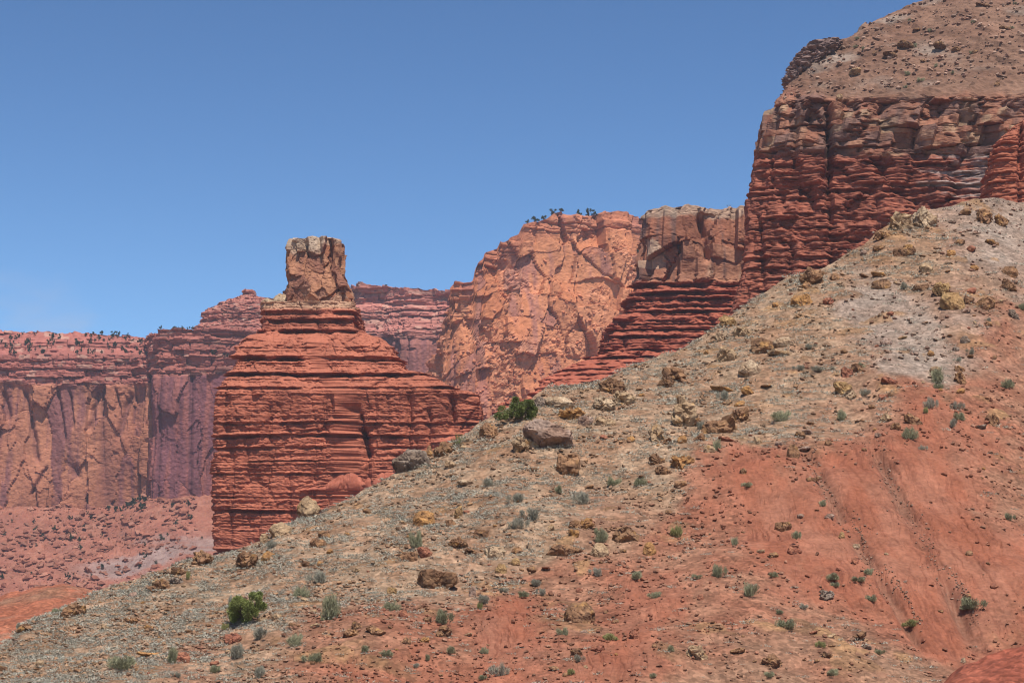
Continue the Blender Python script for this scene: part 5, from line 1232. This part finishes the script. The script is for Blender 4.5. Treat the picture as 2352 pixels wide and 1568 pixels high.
BUSH = [(757,1403,58,50,'v',"largest grey green shrub, spreading right of the green juniper bush"),(277,1528,62,33,'v',"wide grey shrub near the bottom left corner"),(393,1508,34,32,'v',None),(540,1497,37,33,'g',None),(593,1457,37,25,'g',None),(678,1473,30,27,'v',None),
 (737,1330,34,28,'g',None),(692,1360,30,27,'v',None),(533,1379,24,18,'g',None),(592,1545,30,27,'g',None),(492,1535,24,18,'v',None),(517,1440,20,16,'y',None),(620,1252,24,20,'g',None),(432,1322,10,20,'y',None),(133,1404,30,12,'v',None),(43,1410,18,16,'g',None),(410,1550,16,12,'g',None),(717,1514,36,20,'v',None),
 (1342,1145,34,29,'g',"round spiky dark grey shrub below the tall split rusty outcrop"),(1227,1183,38,28,'g',None),(1186,1207,30,25,'g',None),(1192,1142,30,22,'g',None),(1122,1108,34,18,'g',None),(1281,1124,20,16,'v',None),(1404,1107,28,18,'v',None),(1471,1108,26,20,'v',None),(1380,1232,30,28,'v',None),(1556,1222,26,26,'y',None),(1374,1315,26,18,'g',None),
 (1466,1322,34,17,'v',None),(961,1245,27,34,'v',None),(899,1393,34,27,'v',None),(1022,1418,40,30,'v',None),(1114,1377,32,20,'g',None),(1157,1352,26,12,'g',None),(1201,1365,30,13,'v',None),(1234,1340,28,16,'g',None),(1247,1360,18,16,'g',None),(1151,1539,28,27,'g',"dark spiky shrub at the middle of the bottom edge"),(1297,1453,22,16,'v',None),
 (1397,1463,36,16,'y',None),(1504,1367,24,14,'v',None),(1329,1512,22,16,'g',None),(887,1494,26,16,'v',None),(836,1487,24,14,'v',None),(1037,1493,26,14,'v',None),(1112,1493,16,16,'v',None),(981,1505,14,12,'v',None),(954,1518,20,10,'g',None),(1107,1555,20,12,'v',None),(1311,1535,20,14,'y',None),(1542,1490,20,12,'v',None),(1501,1548,16,12,'v',None),(1102,1392,14,16,'y',None),
 (2153,866,36,30,'v',"dark round green shrub on the slope above the leaning striped slab"),(2155,886,20,14,'v',None),(1796,957,42,24,'v',None),(1931,955,26,22,'v',None),(2090,995,30,30,'v',"round grey green shrub at the foot of the leaning striped slab"),(2135,927,20,26,'g',None),(2126,942,12,15,'y',None),(2315,880,24,22,'v',None),(1986,903,24,16,'g',None),(1666,908,22,22,'g',None),
 (2076,658,20,16,'g',None),(2196,932,20,18,'g',None),(2208,958,28,16,'v',None),(2188,972,20,18,'g',None),(2118,1028,14,10,'g',None),(1860,797,24,12,'g',None),(1841,845,24,12,'g',None),(1881,847,40,12,'g',None),(1648,1025,22,22,'v',None),(1611,978,24,18,'g',None),(2345,705,18,14,'v',None),(2270,735,14,14,'g',None),(1975,840,26,14,'v',None),(2232,808,18,14,'g',None),(2202,826,16,12,'g',None),
 (1830,1247,21,20,'v',"round shrub growing on top of a red boulder on the bank"),(1653,1313,28,26,'v',None),(1721,1357,32,26,'v',None),(1805,1435,44,22,'v',"pale grey green shrub below the foot of the red bank"),(2236,1400,46,24,'v',None),(2098,1437,36,17,'y',"bright yellow green shrub at the foot of the red bank"),(1883,1478,20,14,'y',None),(1996,1312,24,14,'v',None),(1688,1245,18,16,'v',None),
 (1970,1328,30,12,'v',None),(2320,1188,20,16,'v',None),(1890,1157,20,12,'v',None),(1715,1112,26,12,'v',None),(1905,1325,42,14,'v',None),(1596,1325,20,10,'v',None),(2001,1373,24,16,'v',None),(1845,1393,22,12,'g',None),(2018,1497,24,10,'v',None),(1766,1550,24,14,'v',None),(1916,1547,32,14,'v',None),(1780,1320,24,10,'v',None),(1918,1342,22,12,'v',None),(1790,1405,18,8,'v',None)]
r = np.random.default_rng(61)
for i, (u, v, w, h, kd, lab) in enumerate(BUSH):
    P, _, _ = hill_at(u, v + .42 * h); p = P[0]; mp = m_per(p[1])
    if lab and "on top of a red boulder" in lab: p = p + np.array((0, .1, .42))
    t = empty("shrub", p)
    fol, stm = SHR[kd][i % len(SHR[kd])]
    s = w * mp / 1.55; t.scale = (s, s, h * mp / .84); t.rotation_euler = (0, 0, r.uniform(0, 6.3))
    link("foliage", fol, t); link("stem", stm, t)
    size = "small " if w < 22 else ("large " if w > 36 else "")
    tag(t, lab or rel_label(u, v, size + SN[kd], maxk=20), "shrub", "shrubs on the foreground slope")

# junipers: trunk with limbs, crown of many small scale-leaf sprays in clumps
def juniper_meshes(seed, nleaf, size, mat, clumps=16, leaf=.055, spread=(.5, .4, .34)):
    r = np.random.default_rng(seed)
    cc = r.normal(size=(clumps, 3)) * spread + (0, 0, .58); cc[:, 2] = np.clip(cc[:, 2], .16, 1.05); cr = r.uniform(.13, .25, clumps)
    k = r.integers(clumps, size=nleaf); d = unit(r.normal(size=(nleaf, 3)) + (0, 0, .2))
    c = cc[k] + d * (cr[k] * r.random(nleaf) ** .35)[:, None]
    ax = unit(d + .6 * r.normal(size=d.shape) + (0, 0, .4)) * (leaf * r.uniform(.6, 1.3, nleaf))[:, None]; ay = unit(np.cross(ax, r.normal(size=d.shape))) * (leaf * .38 * r.uniform(.6, 1.3, nleaf))[:, None]
    crown = quads_mesh("crown", c * size, ax * size, ay * size, np.clip(.5 * r.random(nleaf) + .4 * r.random(clumps)[k], 0, 1), mat)
    segs = [((0, 0, -.12), (.03, .02, .18), .055, .045)] + [((.03, .02, .15), tuple(cc[j]), .034, .01) for j in range(clumps)]
    segs = [(tuple(np.array(a) * size), tuple(np.array(b) * size), r0 * size, r1 * size) for a, b, r0, r1 in segs]
    return crown, tube_mesh(segs, "trunk", M_bark, 6)
for (u, v, w, h, dy, seed, nl, lab) in [(562, 1403, 86, 66, 0, 71, 15000, "big dense green juniper bush low on the left slope"), (1202, 940, 76, 56, .8, 72, 12000, "green juniper with a grey boulder before it on the ridge below the orange cliff"), (1052, 1013, 20, 30, .3, 73, 1600, "small green juniper on the ridge against the red butte")]:
    P, _, _ = hill_at(u, v + .44 * h); p = P[0] + np.array((0, dy, 0)); mp = m_per(p[1])
    t = empty("juniper", p); cw, tr = juniper_meshes(seed, nl, 1.0, M_juniper, clumps=30, leaf=.034)
    t.scale = (w * mp / 1.55, w * mp / 1.5, h * mp / 1.08)
    link("crown", cw, t); link("trunk", tr, t); tag(t, lab, "juniper", "junipers on the foreground slope")

# far junipers on the cliff rims and ledges
FARJ = [juniper_meshes(s, 260, 1.0, M_fartree, clumps=9, leaf=.12, spread=(.26, .26, .26)) for s in (81, 82, 83, 84)]
r = np.random.default_rng(91)
def far_tree(p, w, h, label, group):
    t = empty("juniper", p); mp = m_per(p[1]); cw, tr = FARJ[int(r.integers(4))]
    t.scale = (w * mp / 1.45, w * mp / 1.45, h * mp / 1.1); t.rotation_euler = (0, 0, r.uniform(0, 6.3))
    link("crown", cw, t); link("trunk", tr, t); tag(t, label, "juniper", group)
def scatter(bv, n, ufn, vfn, wmin, wmax, label, group, flat=.25):
    k = 0; g = 0
    while k < n and g < n * 12:
        g += 1
        u = ufn(); v = vfn(u); p, nn = hit(BV[bv], u, v)
        if p is None or abs(nn.z) < flat: continue
        w = r.uniform(wmin, wmax); far_tree(p, w, w * r.uniform(.75, 1.05), label, group); k += 1
scatter("left", 75, lambda: r.uniform(0, 345), lambda u: r.uniform(768, 816), 7, 15, "far dark green juniper on the ledges below the left plateau rim", "junipers on the left plateau ledges", 0.0)
scatter("purple", 10, lambda: r.uniform(362, 470), lambda u: r.uniform(757, 762), 7, 12, "far dark green juniper on the rim of the purple red buttress", "junipers on the buttress rim", 0.0)
for u in r.uniform(2, 340, 34):                                  # a fringe along the skyline itself
    vt = float(np.interp(u, [0, 60, 150, 250, 345], [764, 766, 768, 772, 780])); y = 1062.0
    p = to_world(u, vt, y)
    d = BV["left"].ray_cast(Vector((p[0], p[1], p[2] + 40)), Vector((0, 0, -1)))
    if d[0] is not None: far_tree(d[0], r.uniform(8, 14), r.uniform(6, 9), "far dark green juniper on the skyline of the left plateau", "junipers on the left skyline")
def rim_tree(bv, u, y, w, h, label, group):
    x = float(x_at(u, y)); d = BV[bv].ray_cast(Vector((x, y, 400)), Vector((0, 0, -1)))
    if d[0] is not None: far_tree(d[0], w, h, label, group)
for u, w, h in [(1230, 26, 16), (1250, 22, 16), (1272, 26, 14), (1290, 20, 12), (1332, 18, 20), (1352, 20, 22), (1366, 20, 16), (1470, 22, 16), (1505, 18, 14), (1522, 20, 14), (1212, 14, 12)]:
    rim_tree("orange", u, float(np.interp(u, [1200, 1350, 1480], [860, 874, 890])) + r.uniform(2, 6), w * .9, h * .85, "far dark juniper on the rim of the bright orange cliff", "junipers on the orange cliff rim")
for u, w in [(885, 10), (932, 9), (955, 10), (972, 14), (985, 12), (1008, 10)]:
    rim_tree("right", u, 1140, w, w * .8, "far dark juniper on top of the pink capped cliff", "junipers on the pink cliff")
for (lo, hi, lab, n_) in [(470, 600, "far juniper on the foot of the stepped red knoll", 16)]:
    for u in r.uniform(lo, hi, n_):
        rim_tree("purple", u, r.uniform(968, 990), r.uniform(10, 17), r.uniform(9, 14), lab, "junipers by the knoll")
scatter("talus", 46, lambda: r.uniform(0, 485), lambda u: r.uniform(1160, 1345), 7, 15, "small dark green shrub among the red boulders of the far talus", "shrubs on the far talus", 0.0)
scatter("talus", 10, lambda: r.uniform(250, 345), lambda u: r.uniform(1152, 1178), 12, 20, "dark green juniper at the foot of the far wall in the corner of the buttress", "junipers at the wall foot", 0.0)
# brush on the mesa's top slope
for i in range(16):
    u = r.uniform(1950, 2345); v = r.uniform(10, 235)
    p, nn = hit(BV["mesa"], u, v)
    if p is None: continue
    t = empty("shrub", p); w = r.uniform(9, 16); mp = m_per(p.y); t.scale = (w * mp / 1.5, w * mp / 1.5, w * .7 * mp / .9); t.rotation_euler = (0, 0, r.uniform(0, 6))
    fol, stm = SHR['v'][i % 3]; link("foliage", fol, t); link("stem", stm, t); tag(t, "small dull green shrub on the debris slope of the big mesa", "shrub", "shrubs on the mesa's debris slope")

# bare dead tree on the rim of the tan cliff
def dead_tree():
    r = np.random.default_rng(5); p0 = to_world(1674, 490, 468.0)
    d = BV["tan"].ray_cast(Vector((p0[0], p0[1], 300)), Vector((0, 0, -1)))
    z = d[0].z if d[0] is not None else p0[2]
    t = empty("dead_tree", (p0[0], p0[1], z)); segs = []
    def grow(p, dr, ln, rad, dep):
        q = p + dr * ln; segs.append((tuple(p), tuple(q), rad, rad * .6))
        if dep == 0: return
        for _ in range(3):
            grow(p + dr * ln * r.uniform(.5, 1), unit(dr + r.normal(size=3) * (.6, .6, .3)), ln * r.uniform(.55, .8), rad * .55, dep - 1)
    grow(np.array((0, 0, -.2)), unit(np.array((.1, 0, 1.0))), 1.0, .11, 3)
    link("trunk", tube_mesh(segs[:1], "trunk", M_bark, 6), t); link("branches", tube_mesh(segs[1:], "branches", M_bark, 4), t)
    tag(t, "bare dead tree on the rim of the tan cliff beside the mesa", "dead tree")
dead_tree()
# ------------------------------------------------------------------ thin air between here and the far cliffs
def haze_box():
    bm = bmesh.new(); bmesh.ops.create_cube(bm, size=1.0)
    me = bpy.data.meshes.new("haze"); bm.to_mesh(me); bm.free()
    o = link("haze", me)
    o.location = (0, 645, 112); o.scale = (2640, 1450, 250)
    m = bpy.data.materials.new("thin haze"); m.use_nodes = True
    n, l = m.node_tree.nodes, m.node_tree.links
    n.remove(n["Principled BSDF"])
    v = n.new("ShaderNodeVolumePrincipled")
    v.inputs["Color"].default_value = (.80, .84, 1.0, 1); v.inputs["Density"].default_value = 0.00011
    v.inputs["Anisotropy"].default_value = 0.2
    l.new(v.outputs[0], n["Material Output"].inputs["Volume"])
    m.cycles.volume_sampling = 'DISTANCE'; m.cycles.homogeneous_volume = True
    me.materials.append(m)
    tag(o, kind="stuff")
haze_box()
